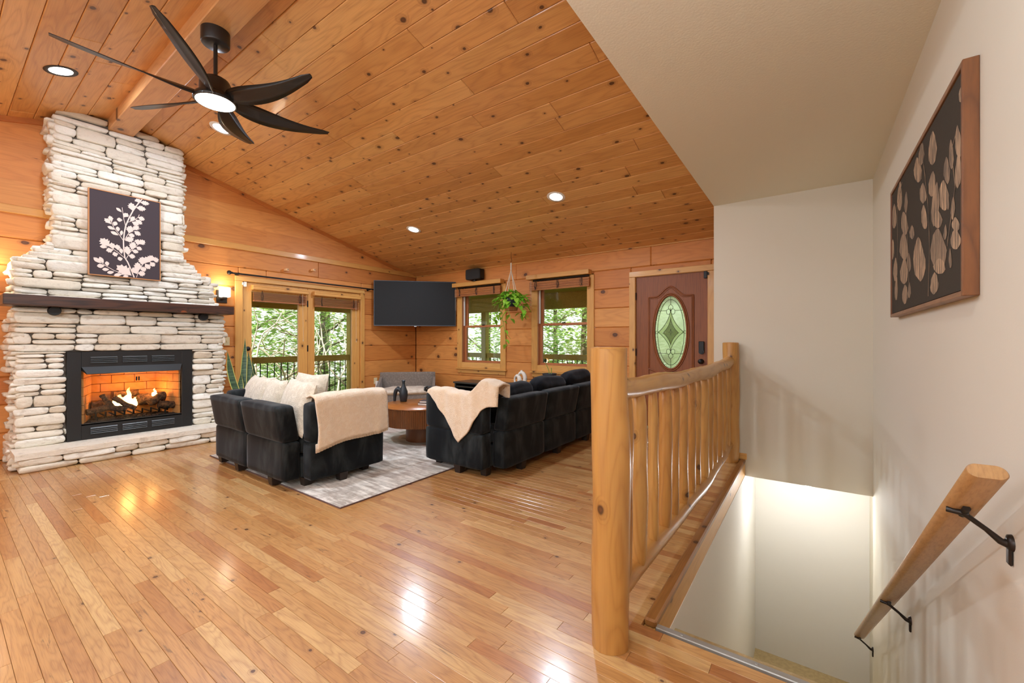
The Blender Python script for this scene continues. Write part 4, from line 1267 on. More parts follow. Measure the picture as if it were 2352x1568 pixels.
for x, y in ((-2.585, 2.80), (-2.195, 3.21), (-2.195, 3.885), (-2.195, 4.58), (-2.93, 2.90), (-2.94, 4.0), (-2.34, 2.87), (-3.64, 4.32), (-3.64, 4.88), (-2.2, 5.0)):
    sofa_module_leg(sf, x, y, .0105 if (x < -2.74) else .0005, .072)
# dark back cushions standing above the sectional's back
for i, (y0, lab) in enumerate(((3.00, 'black pleated back cushion nearest the blush throw'), (3.69, 'black back cushion in the middle of the sectional'), (4.37, 'black back cushion at the far end of the sectional, beside the log post'))):
    mb = MB()
    Mx = Matrix.Translation((-2.40, y0 + .32, (.555, .580, .610)[i])) @ Matrix.Rotation(rad(9), 4, 'Y') @ Matrix.Rotation(rad((3, -2, 2)[i]), 4, 'X')
    mb.rbox(-.085, .085, -.31, .31, -.20, .205, .075, 10, .02, .006, Mx, seed=70 + i)
    o = mb.build('back_cushion', M['velvet_dk'], center=True, label=lab, cat='cushion', group='black back cushions on the sectional')
    pm = MB()
    pts = []
    for k in range(41):
        a = 2 * pi * k / 40
        pts.append(Mx @ Vector((.012, .305 * math.copysign(abs(math.cos(a)) ** .35, math.cos(a)), .20 * math.copysign(abs(math.sin(a)) ** .35, math.sin(a)))))
    pm.tube(pts, .006, 5, cap=False); pm.build('piping', M['velvet_dk'], o, center=True)

# cream pillows on the loveseat
def pillow(cx, cy, cz, w, h, yaw, pitch, lab, seed):
    qq = random.Random(seed)
    Mx = Matrix.Translation((cx, cy, cz)) @ Matrix.Rotation(rad(yaw), 4, 'Z') @ Matrix.Rotation(rad(pitch), 4, 'X')
    mb = MB(); n = 16; p1, p2 = qq.uniform(0, 6), qq.uniform(0, 6)
    for sg in (-1, 1):
        def fn(a, b):
            u, v = a * 2 - 1, b * 2 - 1
            th = .085 * ((1 - abs(u) ** 2.6) * (1 - abs(v) ** 2.6)) ** .55
            pu = 1 - .10 * (1 - v * v) ; pv = 1 - .10 * (1 - u * u)
            x = u * w / 2 * (1 - .09 * (1 - abs(v)) * abs(u) ** 3); z = v * h / 2 * (1 - .09 * (1 - abs(u)) * abs(v) ** 3)
            return (Mx @ Vector((x, sg * th + .006 * math.sin(5 * u + p1) * math.cos(4 * v + p2) * (1 - u * u), z)))[:]
        mb.grid(fn, n, n, 0, True, flip=sg > 0)
    mb.build('pillow', M['boucle'], center=True, label=lab, cat='pillow', group='cream pillows on the loveseat')
pillow(-4.665, 1.955, .622, .44, .42, -10, -15, 'leftmost cream pillow on the loveseat, next to the chimney', 1)
pillow(-4.410, 1.915, .622, .44, .43, -12, -16, 'second cream pillow from the chimney on the loveseat', 2)
pillow(-4.075, 1.875, .618, .45, .44, -10, -16, 'middle cream pillow on the loveseat', 3)
pillow(-3.80, 2.06, .668, .46, .44, 6, -12, 'cream pillow showing its top edge behind the row on the loveseat', 4)
pillow(-3.615, 1.850, .622, .60, .46, -8, -15, 'rightmost cream pillow, against the loveseat arm under the throw', 5)

# ---- throws
def throw1():
    mb = MB()
    nu, nv = 44, 34
    def fn(a, b):
        # a along the hang (outside bottom -> over the arm -> inside), b along Y
        y0 = 1.800 + .012 * math.sin(a * 9); y1 = 2.462
        y = y0 + (y1 - y0) * b
        outb = .315 - .0 * b + .085 * b + .018 * math.sin(b * 5)
        top = .728 + .012 * math.sin(b * pi) ; inb = .50
        Lo = top - outb; Lt = .165; Li = top - inb; L = Lo + Lt + Li
        s = a * L
        if s < Lo:
            z = outb + s; x = -3.188 + .010 * (1 - s / Lo) + .005 * math.sin(b * 13 + 1.2 * s * 6) * (1 - s / Lo) ** .7 + .002 * math.sin(b * 47 + s * 9)
            e = (Lo - s)
            if e < .05: x -= (.05 - e) ** 2 * 5; z -= (.05 - e) ** 2 * 2
        elif s < Lo + Lt:
            f_ = (s - Lo) / Lt; x = -3.198 - .165 * f_; z = top - .003 + .016 * math.sin(pi * f_) + .004 * math.sin(b * 19 + f_ * 5)
        else:
            e = s - Lo - Lt; x = -3.365 - .01 * math.sin(b * 15); z = top - e
        fold = .02 * math.exp(-((b - .86) / .05) ** 2) * max(0, 1 - s / Lo)
        return (x + fold, y + .02 * (1 - a) * (b - .5) , z)
    mb.grid(fn, nu, nv)
    o = mb.build('throw_blanket', M['throw'], center=True, solid=.016, label='blush knitted throw folded over the loveseat arm', cat='throw')
    hem = MB()
    P0 = [fn(.0, b / 30) for b in range(31)]
    def hf(a, b):
        i = b * 30; k = min(int(i), 29); p = Vector(P0[k]).lerp(Vector(P0[k + 1]), i - k)
        return (p.x - .012 - .004 * math.sin(b * 170), p.y, p.z - .022 + .07 * a)
    hem.grid(hf, 2, 120)
    hem.build('ribbed_hem', M['throw'], o, center=True, solid=.012)
throw1()
def throw2():
    mb = MB()
    def fn(a, b):
        # b across X, a along the drape: front hem -> over the arm top -> behind
        x = -2.925 + .795 * b
        if b < .5: hang = .02 + .40 * (b / .5) ** 1.15
        else: hang = .42 - .26 * ((b - .5) / .5) ** .8
        top = .722 + .012 * math.sin(b * 9) + .105 * max(0, min(1, (b - .60) / .2)) ** 1.5
        if b > .86: top -= .04 * (b - .86) / .14
        Lf = hang; Lt = .18; Lb = .12; L = Lf + Lt + Lb
        s = a * L
        wv = .010 * math.sin(b * 24 + a * 4) + .005 * math.sin(b * 51)
        if s < Lf:
            z = top - (Lf - s); y = 2.728 + wv * .8 - .02 * (1 - s / max(Lf, .01)) * .3
        elif s < Lf + Lt:
            f_ = (s - Lf) / Lt; y = 2.730 + .165 * f_; z = top + .018 * math.sin(pi * f_) + wv * .4
        else:
            y = 2.90 + .012 * math.sin(b * 17); z = top - (s - Lf - Lt)
        # the right-hand end is pulled over the sofa's back
        k = max(0, (b - .72) / .28)
        y += .055 * k
        return (x, y, z)
    mb.grid(fn, 44, 44)
    mb.build('throw_blanket', M['throw'], center=True, solid=.014, label='blush throw hanging in a point over the end of the black sectional', cat='throw')
throw2()
mb = MB()
pts = [(-2.955 + .035 * math.cos(a), 2.80 + .05 * math.sin(a * 1.5), .728 + .016 * math.sin(a * 2)) for a in [i * .42 for i in range(20)]]
mb.tube(pts, .013, 7); mb.build('remote_strap', M['black'], center=True, label='black looped strap lying on the sectional arm beside the throw', cat='strap')

# ---- drum coffee table
ct = thing('coffee_table', (-3.795, 3.44, .0105), 'round walnut drum coffee table with a fluted skirt on the rug', 'coffee table')
CX_, CY_ = -3.795, 3.44
mb = MB(); mb.lathe([(0, .420), (.446, .420), (.450, .424), (.450, .432), (.446, .436), (0, .436)], 72, (CX_, CY_, 0)); mb.build('top', M['table'], ct, center=True)
fl_ = MB(); n = 240; v = []; f = []
for zz in (.218, .420):
    for k in range(n):
        r = .444 - (.006 if k % 2 else 0.0); a = 2 * pi * k / n; v.append((CX_ + r * math.cos(a), CY_ + r * math.sin(a), zz))
f = [(k, (k + 1) % n, n + (k + 1) % n, n + k) for k in range(n)] + [tuple(range(n))[::-1]]
fl_.add(v, f, .3); fl_.build('fluted_skirt', M['flute'], ct, center=True)
mb = MB(); mb.lathe([(.182, .0105), (.182, .218)], 48, (CX_, CY_, 0)); mb.build('pedestal', M['flute'], ct, center=True)
def vase_bottle(x, y, z, h, r, lab):
    mb = MB()
    mb.lathe([(.0, 0), (r * .72, 0), (r * .80, h * .02), (r, h * .30), (r * .96, h * .48), (r * .62, h * .66), (r * .36, h * .78), (r * .34, h * .90), (r * .46, h * .985), (r * .40, h), (r * .28, h * .97), (r * .26, h * .8), (0, h * .78)], 24, (x, y, z))
    mb.build('vase', M['ceramic_b'], center='base', label=lab, cat='vase', group='black vases on the coffee table')
vase_bottle(-4.115, 3.435, .4365, .262, .052, 'tall black bottle vase on the coffee table')
def vase_arch(x, y, z, h, mat, lab, dirv, w, group=None, r0=.022, neck=True):
    mb = MB(); d = Vector(dirv).normalized(); P = []; rr = []
    for i in range(25):
        t_ = i / 24 * pi
        P.append(Vector((x, y, z)) + d * (-w * math.cos(t_) * (1 - .12 * math.cos(t_))) + Vector((0, 0, h * .80 * math.sin(t_) ** .75 + r0 * .2)))
        rr.append(r0 * (0.72 + .5 * math.sin(t_) ** .8))
    mb.tube(P, rr, 12)
    mb.lathe([(r0 * .95, h * .74), (r0 * .62, h * .86), (r0 * .58, h * .93), (r0 * .8, h), (r0 * .5, h), (r0 * .4, h * .9)], 14, (x, y, z))
    mb.build('arch_vase', mat, center='base', label=lab, cat='vase', group=group)
vase_arch(-4.168, 3.395, .4365, .185, M['ceramic_b'], 'arched black vase beside the taller bottle vase', (.85, .5, 0), .050, 'black vases on the coffee table')
for z, s_, a, lab in ((.4365, 1.0, 12, 'lower book on the coffee table'), (.4635, .86, 24, 'upper book of the pair on the coffee table')):
    bk = thing('book', (-3.66, 3.43, z), lab, 'book', 'books on the coffee table', rz=rad(a)); bk['_base'] = (0, 0, 0)
    w, d = .105 * s_, .075 * s_
    mb = MB(); mb.box(-w + .004, w - .002, -d + .004, d - .004, .003, .022); mb.build('pages', M['book'], bk, center=True)
    mb = MB(); mb.box(-w, w, -d, d, 0, .003); mb.box(-w, w, -d, d, .022, .025); mb.box(w - .002, w, -d, d, 0, .025); mb.build('cover', M['book_cov'], bk, center=True)

# ---- low pet bench across the corner
pb = thing('pet_bench', (-5.92, 5.02, 0), 'grey upholstered low bench set across the corner under the television', 'bench', rz=rad(45)); pb['_base'] = (0, 0, 0)
# local: +x along the wall-diagonal (right), -y towards the room
mb = MB(); mb.rbox(-.50, .50, .20, .25, .10, .615, .012, 6); mb.build('backrest', M['bench'], pb, center=True)
for sg in (-1, 1):
    mb = MB(); xs = sorted((sg * .50, sg * .455)); mb.poly([(-.24, .10), (.198, .10), (.198, .53), (.12, .50), (-.24, .40)], lambda u, v, t: (xs[0] + t, u, v), .045); mb.build('arm', M['bench'], pb, center=True)
mb = MB(); mb.rbox(-.452, .452, -.25, .198, .10, .24, .012, 6); mb.build('seat_base', M['bench'], pb, center=True)
mb = MB(); mb.rbox(-.445, .445, -.25, .19, .242, .345, .05, 10, .03, .012, seed=5); mb.build('pad', M['bench_cush'], pb, center=True, label='pale quilted pad')
for x in (-.45, .45):
    for y in (-.20, .20):
        mb = MB(); mb.tube([(x, y, 0), (x, y, .10)], .02, 8); mb.build('leg', M['legs'], pb, center=True)

# ---- tv on the corner mount
tv = thing('television', (-5.900, 5.200, 1.875), 'large flat television mounted across the log wall corner', 'television', rz=rad(45)); tv['_base'] = (0, 0, 0); tv.location.z = 0
Wt, zt, zb = 1.47, 2.288, 1.462
mb = MB(); mb.cbox(-Wt / 2, Wt / 2, -.012, .035, zb, zt, .006); mb.build('housing', M['tvframe'], tv, center=True)
mb = MB(); mb.box(-Wt / 2 + .010, Wt / 2 - .010, -.0135, -.0115, zb + .014, zt - .010); mb.build('screen', M['screen'], tv, center=True)
mb = MB(); mb.cbox(-.022, .022, -.012, .012, zb - .012, zb, .002); mb.build('sensor_tab', M['white_pl'], tv, center=True)
mb = MB(); mb.box(-.2, .2, .035, .06, 1.7, 2.1); mb.box(-.05, .05, .06, .55, 1.82, 1.92); mb.build('wall_bracket', M['black'], tv, center=True)

# ---- media console, white vase, little plant
cs = thing('media_console', (-4.15, 5.49, 0), 'low black media console under the back windows', 'console')
cx0, cx1, cy0, cy1 = -5.0, -3.30, 5.285, 5.745
mb = MB(); mb.cbox(cx0 - .02, cx1 + .02, cy0 - .02, cy1, .465, .492, .004); mb.build('top', M['console'], cs, center=True)
mb = MB()
for a in (cx0, cx0 + .56, cx1 - .585, cx1 - .025): mb.box(a, a + .025, cy0, cy1 - .01, .05, .465)
mb.box(cx0, cx1, cy0, cy1 - .01, .05, .075); mb.box(cx0, cx1, cy1 - .02, cy1 - .01, .05, .465); mb.box(cx0, cx1, cy0 + .01, cy1 - .02, .40, .42); mb.build('carcass', M['console'], cs, center=True)
mb = MB(); mb.box(cx0 + .02, cx1 - .02, cy0 + .02, cy1 - .02, .24, .258); mb.build('shelf', M['console_in'], cs, center=True)
for a, b in ((cx0 + .59, cx1 - .59),):
    mb = MB(); mb.cbox(a, b, cy0 - .002, cy0 + .016, .08, .40, .004); mb.build('door', M['console'], cs, center=True)
for x in (cx0 + .05, cx1 - .05):
    for y in (cy0 + .05, cy1 - .06):
        mb = MB(); mb.box(x - .02, x + .02, y - .02, y + .02, 0, .05); mb.build('foot', M['console'], cs, center=True)
def ring_vase(x, y, z, h, w, lab):
    """interlocking pair of ring vases"""
    for dx, hh, nm in ((-.040, .17, 'front white ring vase of the interlocked pair on the console'), (.042, .235, 'taller white ring vase of the interlocked pair on the console')):
        mb = MB(); P = []; rr = []
        rx = .058; rz_ = hh * .40
        for i in range(33):
            a = 2 * pi * i / 32
            P.append((x + dx + rx * math.cos(a), y + (.012 if dx > 0 else -.012) * math.cos(a), z + hh * .45 + rz_ * math.sin(a)))
            rr.append(.024 + .008 * math.cos(a))
        mb.tube(P, rr, 12, cap=False)
        mb.lathe([(.022, hh * .80), (.016, hh * .92), (.020, hh), (.012, hh), (.010, hh * .9)], 14, (x + dx, y, z))
        mb.lathe([(0, 0), (.030, 0), (.028, .02), (.015, .03)], 14, (x + dx, y, z))
        mb.build('ring_vase', M['ceramic_w'], center='base', label=nm, cat='vase', group='white ring vases')
ring_vase(-3.735, 5.42, .4925, .235, .24, '')

def leaf_blade(mb, base, direction, L, w, droop=.3, rnd=0.0, n=5, up=Vector((0, 0, 1)), cup=.15, tipw=.9):
    d = Vector(direction).normalized(); side = d.cross(up)
    side = side.normalized() if side.length > 1e-4 else Vector((1, 0, 0))
    nrm = side.cross(d)
    v = []; f = []
    p = Vector(base)
    for i in range(n + 1):
        t_ = i / n
        c = Vector(base) + d * (L * t_) - Vector((0, 0, 1)) * (droop * L * t_ * t_)
        ww = w * math.sin(pi * min(t_ ** .75 * .96 + .03, 1)) ** tipw * .5
        v += [c - side * ww + nrm * (cup * ww), c, c + side * ww + nrm * (cup * ww)]
    for i in range(n):
        a = i * 3
        f += [(a, a + 1, a + 4, a + 3), (a + 1, a + 2, a + 5, a + 4)]
    mb.add(v, f, rnd, True)

def leaf_mat(name, c1, c2, trans=.35, rough=.4):
    t = NT(name)
    r = t.rnd(); oi = t.node('ShaderNodeObjectInfo').outputs['Random']
    n = t.noise(t.obj(), 18.0, 2.0)
    c = t.mix(t.math('FRACT', t.math('ADD', r, t.math('ADD', oi, t.math('MULTIPLY', n, .3)))), lin(*c1), lin(*c2))
    t.link(c, t.p.inputs['Base Color']); t.p.inputs['Roughness'].default_value = rough
    tr = t.node('ShaderNodeBsdfTranslucent'); t.link(c, tr.inputs[0])
    m = t.node('ShaderNodeMixShader'); m.inputs[0].default_value = trans
    t.link(t.p.outputs[0], m.inputs[1]); t.link(tr.outputs[0], m.inputs[2]); t.link(m.outputs[0], t.out.inputs[0])
    return t.m
M['pothos'] = leaf_mat('pothos_leaf', (110, 176, 40), (168, 214, 72), .4)
M['snake'] = None
t_ = NT('snake_leaf'); o_ = t_.obj()
s_ = t_.sep(o_); n_ = t_.noise(t_.comb(t_.math('MULTIPLY', s_[0], 4), t_.math('MULTIPLY', s_[1], 4), t_.math('MULTIPLY', s_[2], 60)), 1.0, 3.0, .6, .6)
edge = t_.rnd()
t_.link(t_.mix(edge, t_.mix(t_.smooth(n_, .4, .65), lin(38, 66, 44), lin(78, 106, 70)), lin(190, 184, 96)), t_.p.inputs['Base Color']); t_.p.inputs['Roughness'].default_value = .4
M['snake'] = t_.m
M['stem'] = plain('green_stem', lin(120, 150, 60), .6)

lp = thing('potted_plant', (-3.15, 5.36, .4925), 'small sparse plant in a black pot on the right end of the console', 'plant')
mb = MB(); mb.lathe([(.085, .0), (.105, .20), (.108, .215), (.098, .215), (.094, .19)], 28, (-3.15, 5.36, .4925)); mb.build('pot', M['pot_blk'], lp, center=True)
mb = MB(); mb.lathe([(.0, .185), (.097, .185), (.097, .186)], 20, (-3.15, 5.36, .4925)); mb.build('soil', M['soil'], lp, center=True)
mb = MB(); mb.tube([(-3.15, 5.36, .68), (-3.16, 5.35, .76), (-3.21, 5.34, .87)], .005, 6); mb.tube([(-3.12, 5.36, .68), (-3.12, 5.36, .79)], .006, 6); mb.build('stem', M['stem'], lp, center=True)
mb = MB()
for d, L in (((-1, -.2, .15), .09), ((.4, -.4, .9), .10), ((.8, .1, .5), .08), ((-.3, .4, .8), .09)): leaf_blade(mb, (-3.21, 5.34, .865), d, L, .035, .2, R.random())
mb.build('leaf', leaf_mat('dark_leaf', (30, 44, 30), (60, 84, 46)), lp, center=True)

# ---- snake plant in a floor pot by the glass doors
sn = thing('snake_plant', (-6.0, 2.42, 0), 'tall variegated snake plant standing beside the glass doors behind the loveseat', 'plant')
mb = MB(); mb.lathe([(.105, 0), (.135, .30), (.14, .32), (.125, .32), (.12, .29)], 28, (-6.0, 2.42, 0)); mb.build('pot', M['pot_blk'], sn, center=True)
mb = MB(); mb.lathe([(0, .285), (.122, .285), (.122, .286)], 20, (-6.0, 2.42, 0)); mb.build('soil', M['soil'], sn, center=True)
for bx_, tip, w in (((-6.0, 2.41, .28), (-6.0, 2.385, 1.23), .075), ((-6.0, 2.38, .28), (-6.0, 2.185, 1.06), .085), ((-5.98, 2.45, .28), (-6.0, 2.44, 1.05), .085), ((-6.02, 2.47, .28), (-6.03, 2.52, .93), .075),
                    ((-5.97, 2.39, .28), (-5.98, 2.33, .78), .08), ((-5.96, 2.44, .28), (-5.95, 2.47, .82), .08), ((-6.05, 2.43, .28), (-6.08, 2.44, .9), .07)):
    b0, t0 = Vector(bx_), Vector(tip); d = t0 - b0; sd = Vector((.42, .9, 0)).normalized()
    v = []; f = []; rnds = []
    n = 14
    for i in range(n + 1):
        u = i / n; c = b0 + d * u + Vector((0, 0, 0)) + sd * .018 * math.sin(u * 5 + b0.y * 30) + Vector((.012 * math.sin(u * 6), 0, 0))
        ww = w * (.55 + .45 * math.sin(pi * min(u * .9 + .15, 1))) * (1 if u < .7 else max(.02, 1 - ((u - .7) / .3) ** 1.6)) / 2
        e = ww * .80
        nn = Vector((.9, -.42, 0))
        v += [c - sd * ww + nn * .25 * ww, c - sd * e + nn * .2 * e, c, c + sd * e + nn * .2 * e, c + sd * ww + nn * .25 * ww]
    mb = MB()
    fa = []; fe = []
    for i in range(n):
        a = i * 5
        fe += [(a, a + 1, a + 6, a + 5), (a + 3, a + 4, a + 9, a + 8)]; fa += [(a + 1, a + 2, a + 7, a + 6), (a + 2, a + 3, a + 8, a + 7)]
    mb.add(v, fa, 0.0, True); mb.v = mb.v; b_ = len(mb.v)
    mb.add(v, fe, 1.0, True)
    mb.build('leaf', M['snake'], sn, center=True)

# ---- hanging pothos
hp = thing('hanging_pothos', (-3.845, 5.35, 1.65), 'trailing green pothos hanging in a macrame holder between the windows', 'plant')
px0, py0 = -3.845, 5.35
mb = MB(); mb.tube([(px0, py0, roof(py0) - .002), (px0, py0, 2.50), (px0 + .014, py0, 2.475), (px0 + .016, py0, 2.45), (px0, py0, 2.43), (px0 - .012, py0, 2.44)], .003, 6); mb.build('hook', M['leading'], hp, center=True)
mb = MB()
kn = Vector((px0, py0, 2.42))
mb.tube([kn, kn - Vector((0, 0, .11))], .012, 7)
for k in range(4):
    a = pi / 4 + k * pi / 2 + .35
    o_ = Vector((px0 + .128 * math.cos(a), py0 + .128 * math.sin(a), 1.865)); lo = Vector((px0 + .118 * math.cos(a + pi / 4), py0 + .118 * math.sin(a + pi / 4), 1.745)); lo2 = Vector((px0 + .118 * math.cos(a - pi / 4), py0 + .118 * math.sin(a - pi / 4), 1.745))
    mb.tube([kn - Vector((0, 0, .11)), o_], .0055, 6)
    mb.tube([o_, lo, lo * .3 + Vector((px0, py0, 1.65)) * .7 + Vector((.03 * math.cos(a + pi / 4), .03 * math.sin(a + pi / 4), -.0))], .0055, 6)
    mb.tube([o_, lo2], .0055, 6)
mb.build('macrame', M['rope'], hp, center=True)
mb = MB(); mb.lathe([(.100, 1.665), (.112, 1.72), (.113, 1.722)], 28, (px0, py0, 0)); mb.build('pot_base', M['terra'], hp, center=True)
mb = MB(); mb.lathe([(.112, 1.722), (.125, 1.80), (.130, 1.86), (.120, 1.86), (.116, 1.83)], 28, (px0, py0, 0)); mb.build('pot', M['pot_blk'], hp, center=True)
mb = MB(); mb.lathe([(0, 1.83), (.117, 1.83), (.117, 1.831)], 20, (px0, py0, 0)); mb.build('soil', M['soil'], hp, center=True)
rq = random.Random(4)
for k in range(120):
    a = rq.uniform(0, 2 * pi); el = rq.uniform(-.2, 1.0)
    r0 = rq.uniform(.02, .27); b0 = Vector((px0 + r0 * math.cos(a), py0 + r0 * math.sin(a) * .8, 1.865 + .16 * max(0, (1 - r0 / .22)) * rq.random() - max(0, r0 - .12) * 1.1 * rq.random()))
    mb = MB(); leaf_blade(mb, b0, (math.cos(a), math.sin(a), el), rq.uniform(.09, .13), rq.uniform(.065, .09), rq.uniform(.4, 1.0), rq.random(), 5, cup=.25, tipw=.75)
    mb.build('leaf', M['pothos'], hp, center=True)
st_ = MB()
vines = [[(px0 - .10, py0 - .02, 1.86), (px0 - .17, py0 - .03, 1.78), (px0 - .16, py0 - .02, 1.55), (px0 - .12, py0, 1.35), (px0 - .10, py0, 1.12)],
         [(px0 - .11, py0 + .02, 1.86), (px0 - .24, py0, 1.78), (px0 - .28, py0, 1.60), (px0 - .33, py0, 1.53)],
         [(px0 + .11, py0 - .02, 1.86), (px0 + .22, py0 - .03, 1.86), (px0 + .34, py0 - .02, 1.90)],
         [(px0 + .10, py0 + .02, 1.86), (px0 + .22, py0, 1.72), (px0 + .27, py0, 1.63), (px0 + .20, py0, 1.57), (px0 + .17, py0, 1.62)],
         [(px0 + .02, py0 - .11, 1.85), (px0 + .04, py0 - .15, 1.7), (px0 + .10, py0 - .14, 1.52)]]
for V in vines:
    st_.tube(V, .004, 5)
    for i in range(len(V) - 1):
        for f_ in (.25, .6, .95):
            p = Vector(V[i]).lerp(Vector(V[i + 1]), f_); a = rq.uniform(0, 2 * pi)
            mb = MB(); leaf_blade(mb, p, (math.cos(a), math.sin(a) * .6, rq.uniform(-.4, .3)), rq.uniform(.075, .11), rq.uniform(.055, .075), rq.uniform(.4, .9), rq.random(), 5, cup=.25, tipw=.75)
            mb.build('leaf', M['pothos'], hp, center=True)
st_.build('vine', M['stem'], hp, center=True)

# ================================================================== RAILING
rl = thing('log_railing', (-.645, 3.08, 0), 'peeled log railing of round posts and balusters along the stairwell', 'railing')
def log_z(x, y, z0, z1, r, seed, name, taper=.92, ends=False, flat=False):
    qq = random.Random(seed); mb = MB(); n = 22; m = 18
    ph = [qq.uniform(0, 6.28) for _ in range(6)]; am = [qq.uniform(.02, .05) for _ in range(3)]
    v = []
    for i in range(n + 1):
        t_ = i / n; z = z0 + (z1 - z0) * t_
        rr = r * (1 + (taper - 1) * t_)
        cx = x + .10 * r * math.sin(3.1 * t_ + ph[0]); cy = y + .10 * r * math.sin(2.7 * t_ + ph[1])
        if ends:
            e = min(t_, 1 - t_) * (z1 - z0)
            if e < .05: rr *= .62 + .38 * (e / .05)
        for k in range(m):
            a = 2 * pi * k / m
            rad_ = rr * (1 + am[0] * math.sin(2 * a + ph[2] + 4 * t_) + am[1] * math.sin(3 * a + ph[3] + 9 * t_) + am[2] * math.sin(a * 2 + t_ * 16 + ph[4]))
            v.append((cx + rad_ * math.cos(a), cy + rad_ * math.sin(a), z))
    f = [(i * m + k, i * m + (k + 1) % m, (i + 1) * m + (k + 1) % m, (i + 1) * m + k) for i in range(n) for k in range(m)]
    mb.add(v, f, qq.random(), True)
    mb.add(v[:m], [tuple(range(m))[::-1]], 0)
    # domed and chamfered top
    top = v[-m:]; c = Vector((sum(p[0] for p in top) / m, sum(p[1] for p in top) / m, z1 + .004))
    ins_ = [tuple(Vector(p).lerp(c, .1) + Vector((0, 0, .005))) for p in top]
    mb.add(top + ins_ + [tuple(c + Vector((0, 0, .004)))], [(k, (k + 1) % m, m + (k + 1) % m, m + k) for k in range(m)] + [(m + k, m + (k + 1) % m, 2 * m) for k in range(m)], 0, False)
    return mb.build(name, M['railZ'], rl, center=True)
log_z(-.645, 1.562, .0008, 1.152, .0725, 1, 'post', .98)
log_z(-.645, 4.600, .0008, 1.165, .0735, 2, 'post', 1.0)
def rail(z_of, r, name, seed):
    qq = random.Random(seed); n = 46
    P = []; rr = []
    y0, y1 = 1.60, 4.57
    for i in range(n + 1):
        t_ = i / n; P.append((-.645 + .010 * math.sin(7 * t_ + seed), y0 + (y1 - y0) * t_, z_of(t_) + .004 * math.sin(23 * t_ + seed))); rr.append(r * (1 + .06 * math.sin(19 * t_ + seed) + .03 * qq.uniform(-1, 1)))
    mb = MB(); mb.tube(P, rr, 16, rnd=qq.random()); mb.build(name, M['railY'], rl, center=True)
rail(lambda t: .990 - .155 * t * (1 - t) * (1.15 - .35 * t) * 1.0 - .005 * t, .049, 'top_rail', 3)
rail(lambda t: .150 - .06 * t * (1 - t) + .02 * t, .045, 'bottom_rail', 4)
BY = [1.735, 1.90, 2.115, 2.325, 2.53, 2.725, 2.925, 3.115, 3.315, 3.545, 3.75, 3.96, 4.18, 4.41]
BR = [.030, .040, .026, .036, .027, .032, .034, .028, .040, .033, .030, .034, .032, .034]
for i, (y, r) in enumerate(zip(BY, BR)):
    t_ = (y - 1.6) / 2.97
    zt_ = .990 - .155 * t_ * (1 - t_) * (1.15 - .35 * t_) - .02
    log_z(-.645, y, .155, zt_, r, 20 + i, 'baluster', .96, True)

# ---- handrail on the right wall
hr = thing('stair_handrail', (.343, 3.07, 0), 'rounded oak handrail on black brackets sloping down the stair wall', 'handrail')
sl = -.694
ya, yb_ = 1.47, 4.70
hz = lambda y: .868 + sl * (y - 1.47)
prof = []
hw, hh, rr_ = .036, .0215, .0205
for k in range(28):
    a = 2 * pi * k / 28
    prof.append((math.copysign(hw - rr_, math.cos(a)) + rr_ * math.cos(a), rr_ * math.sin(a) * (1.0 if math.sin(a) > 0 else .8)))
ax = Vector((0, 1, sl)).normalized(); nu = Vector((0, -sl, 1)).normalized()
mb = MB(); v = []
for i, y in enumerate((ya, ya + .003, yb_ - .003, yb_)):
    k_ = .93 if i in (0, 3) else 1
    c = Vector((.343, y, hz(y)))
    v += [tuple(c + Vector((1, 0, 0)) * p[0] * k_ + nu * p[1] * k_) for p in prof]
n = len(prof)
mb.add(v, [(i * n + k, (i + 1) * n + k, (i + 1) * n + (k + 1) % n, i * n + (k + 1) % n) for i in range(3) for k in range(n)], .4, True)
mb.add(v[:n], [tuple(range(n))], .4); mb.add(v[-n:], [tuple(range(n))[::-1]], .4)
mb.build('rail', M['hand'], hr, center=True)
for yb2 in (1.655, 3.02, 4.66):
    zc = hz(yb2) - .026
    mb = MB()
    # saddle under the rail, arm and wall plate
    mb.tube([Vector((.343, yb2, zc)) - ax * .028, Vector((.343, yb2, zc)) + ax * .028], .0085, 8)
    mb.tube([(.310, yb2 + .012, zc - .004), (.352, yb2, zc - .006)], .008, 8)
    mb.tube([(.340, yb2, zc - .004), (.385, yb2 + .006, zc - .040), (.412, yb2 + .01, zc - .066), (.432, yb2 + .01, zc - .070)], [.007, .0065, .009, .014], 8)
    mb.build('bracket', M['bronze'], hr, center=True)
    mb = MB(); mb.lathe([(.022, 0), (.020, -.008), (.012, -.011)], 16, (.4329, yb2 + .01, zc - .066), 'x'); mb.cbox(.424, .4329, yb2 - .002, yb2 + .022, zc - .125, zc - .066, .004); mb.build('wall_plate', M['bronze'], hr, center=True)

# ================================================================== ART
bp = thing('botanical_canvas', (-6.15, 1.267, 1.875), 'dark canvas with a pale fern branch hung on the stone chimney', 'picture')
AX = -6.128
cyl, cyr, czb, czt = .970, 1.566, 1.880, 2.790
mb = MB(); mb.cbox(AX - .035, AX, cyl + .008, cyr - .008, czb + .008, czt - .008, .002); mb.build('canvas', M['canvas'], bp, center=True)
mb = MB()
for a in ((cyl, cyl + .008, czb, czt), (cyr - .008, cyr, czb, czt), (cyl + .008, cyr - .008, czb, czb + .008), (cyl + .008, cyr - .008, czt - .008, czt)): mb.box(AX - .038, AX + .004, *a)
mb.build('frame', M['gold_frame'], bp, center=True)
pr = MB()
def cv(x, y):
    u = (x - 82) / 1078.0
    yt = 88 + (x - 70) * .198; yb2 = 1385 + (x - 90) * .079
    w = (y - yt) / (yb2 - yt)
    return (cyl + u * (cyr - cyl), czt - w * (czt - czb))
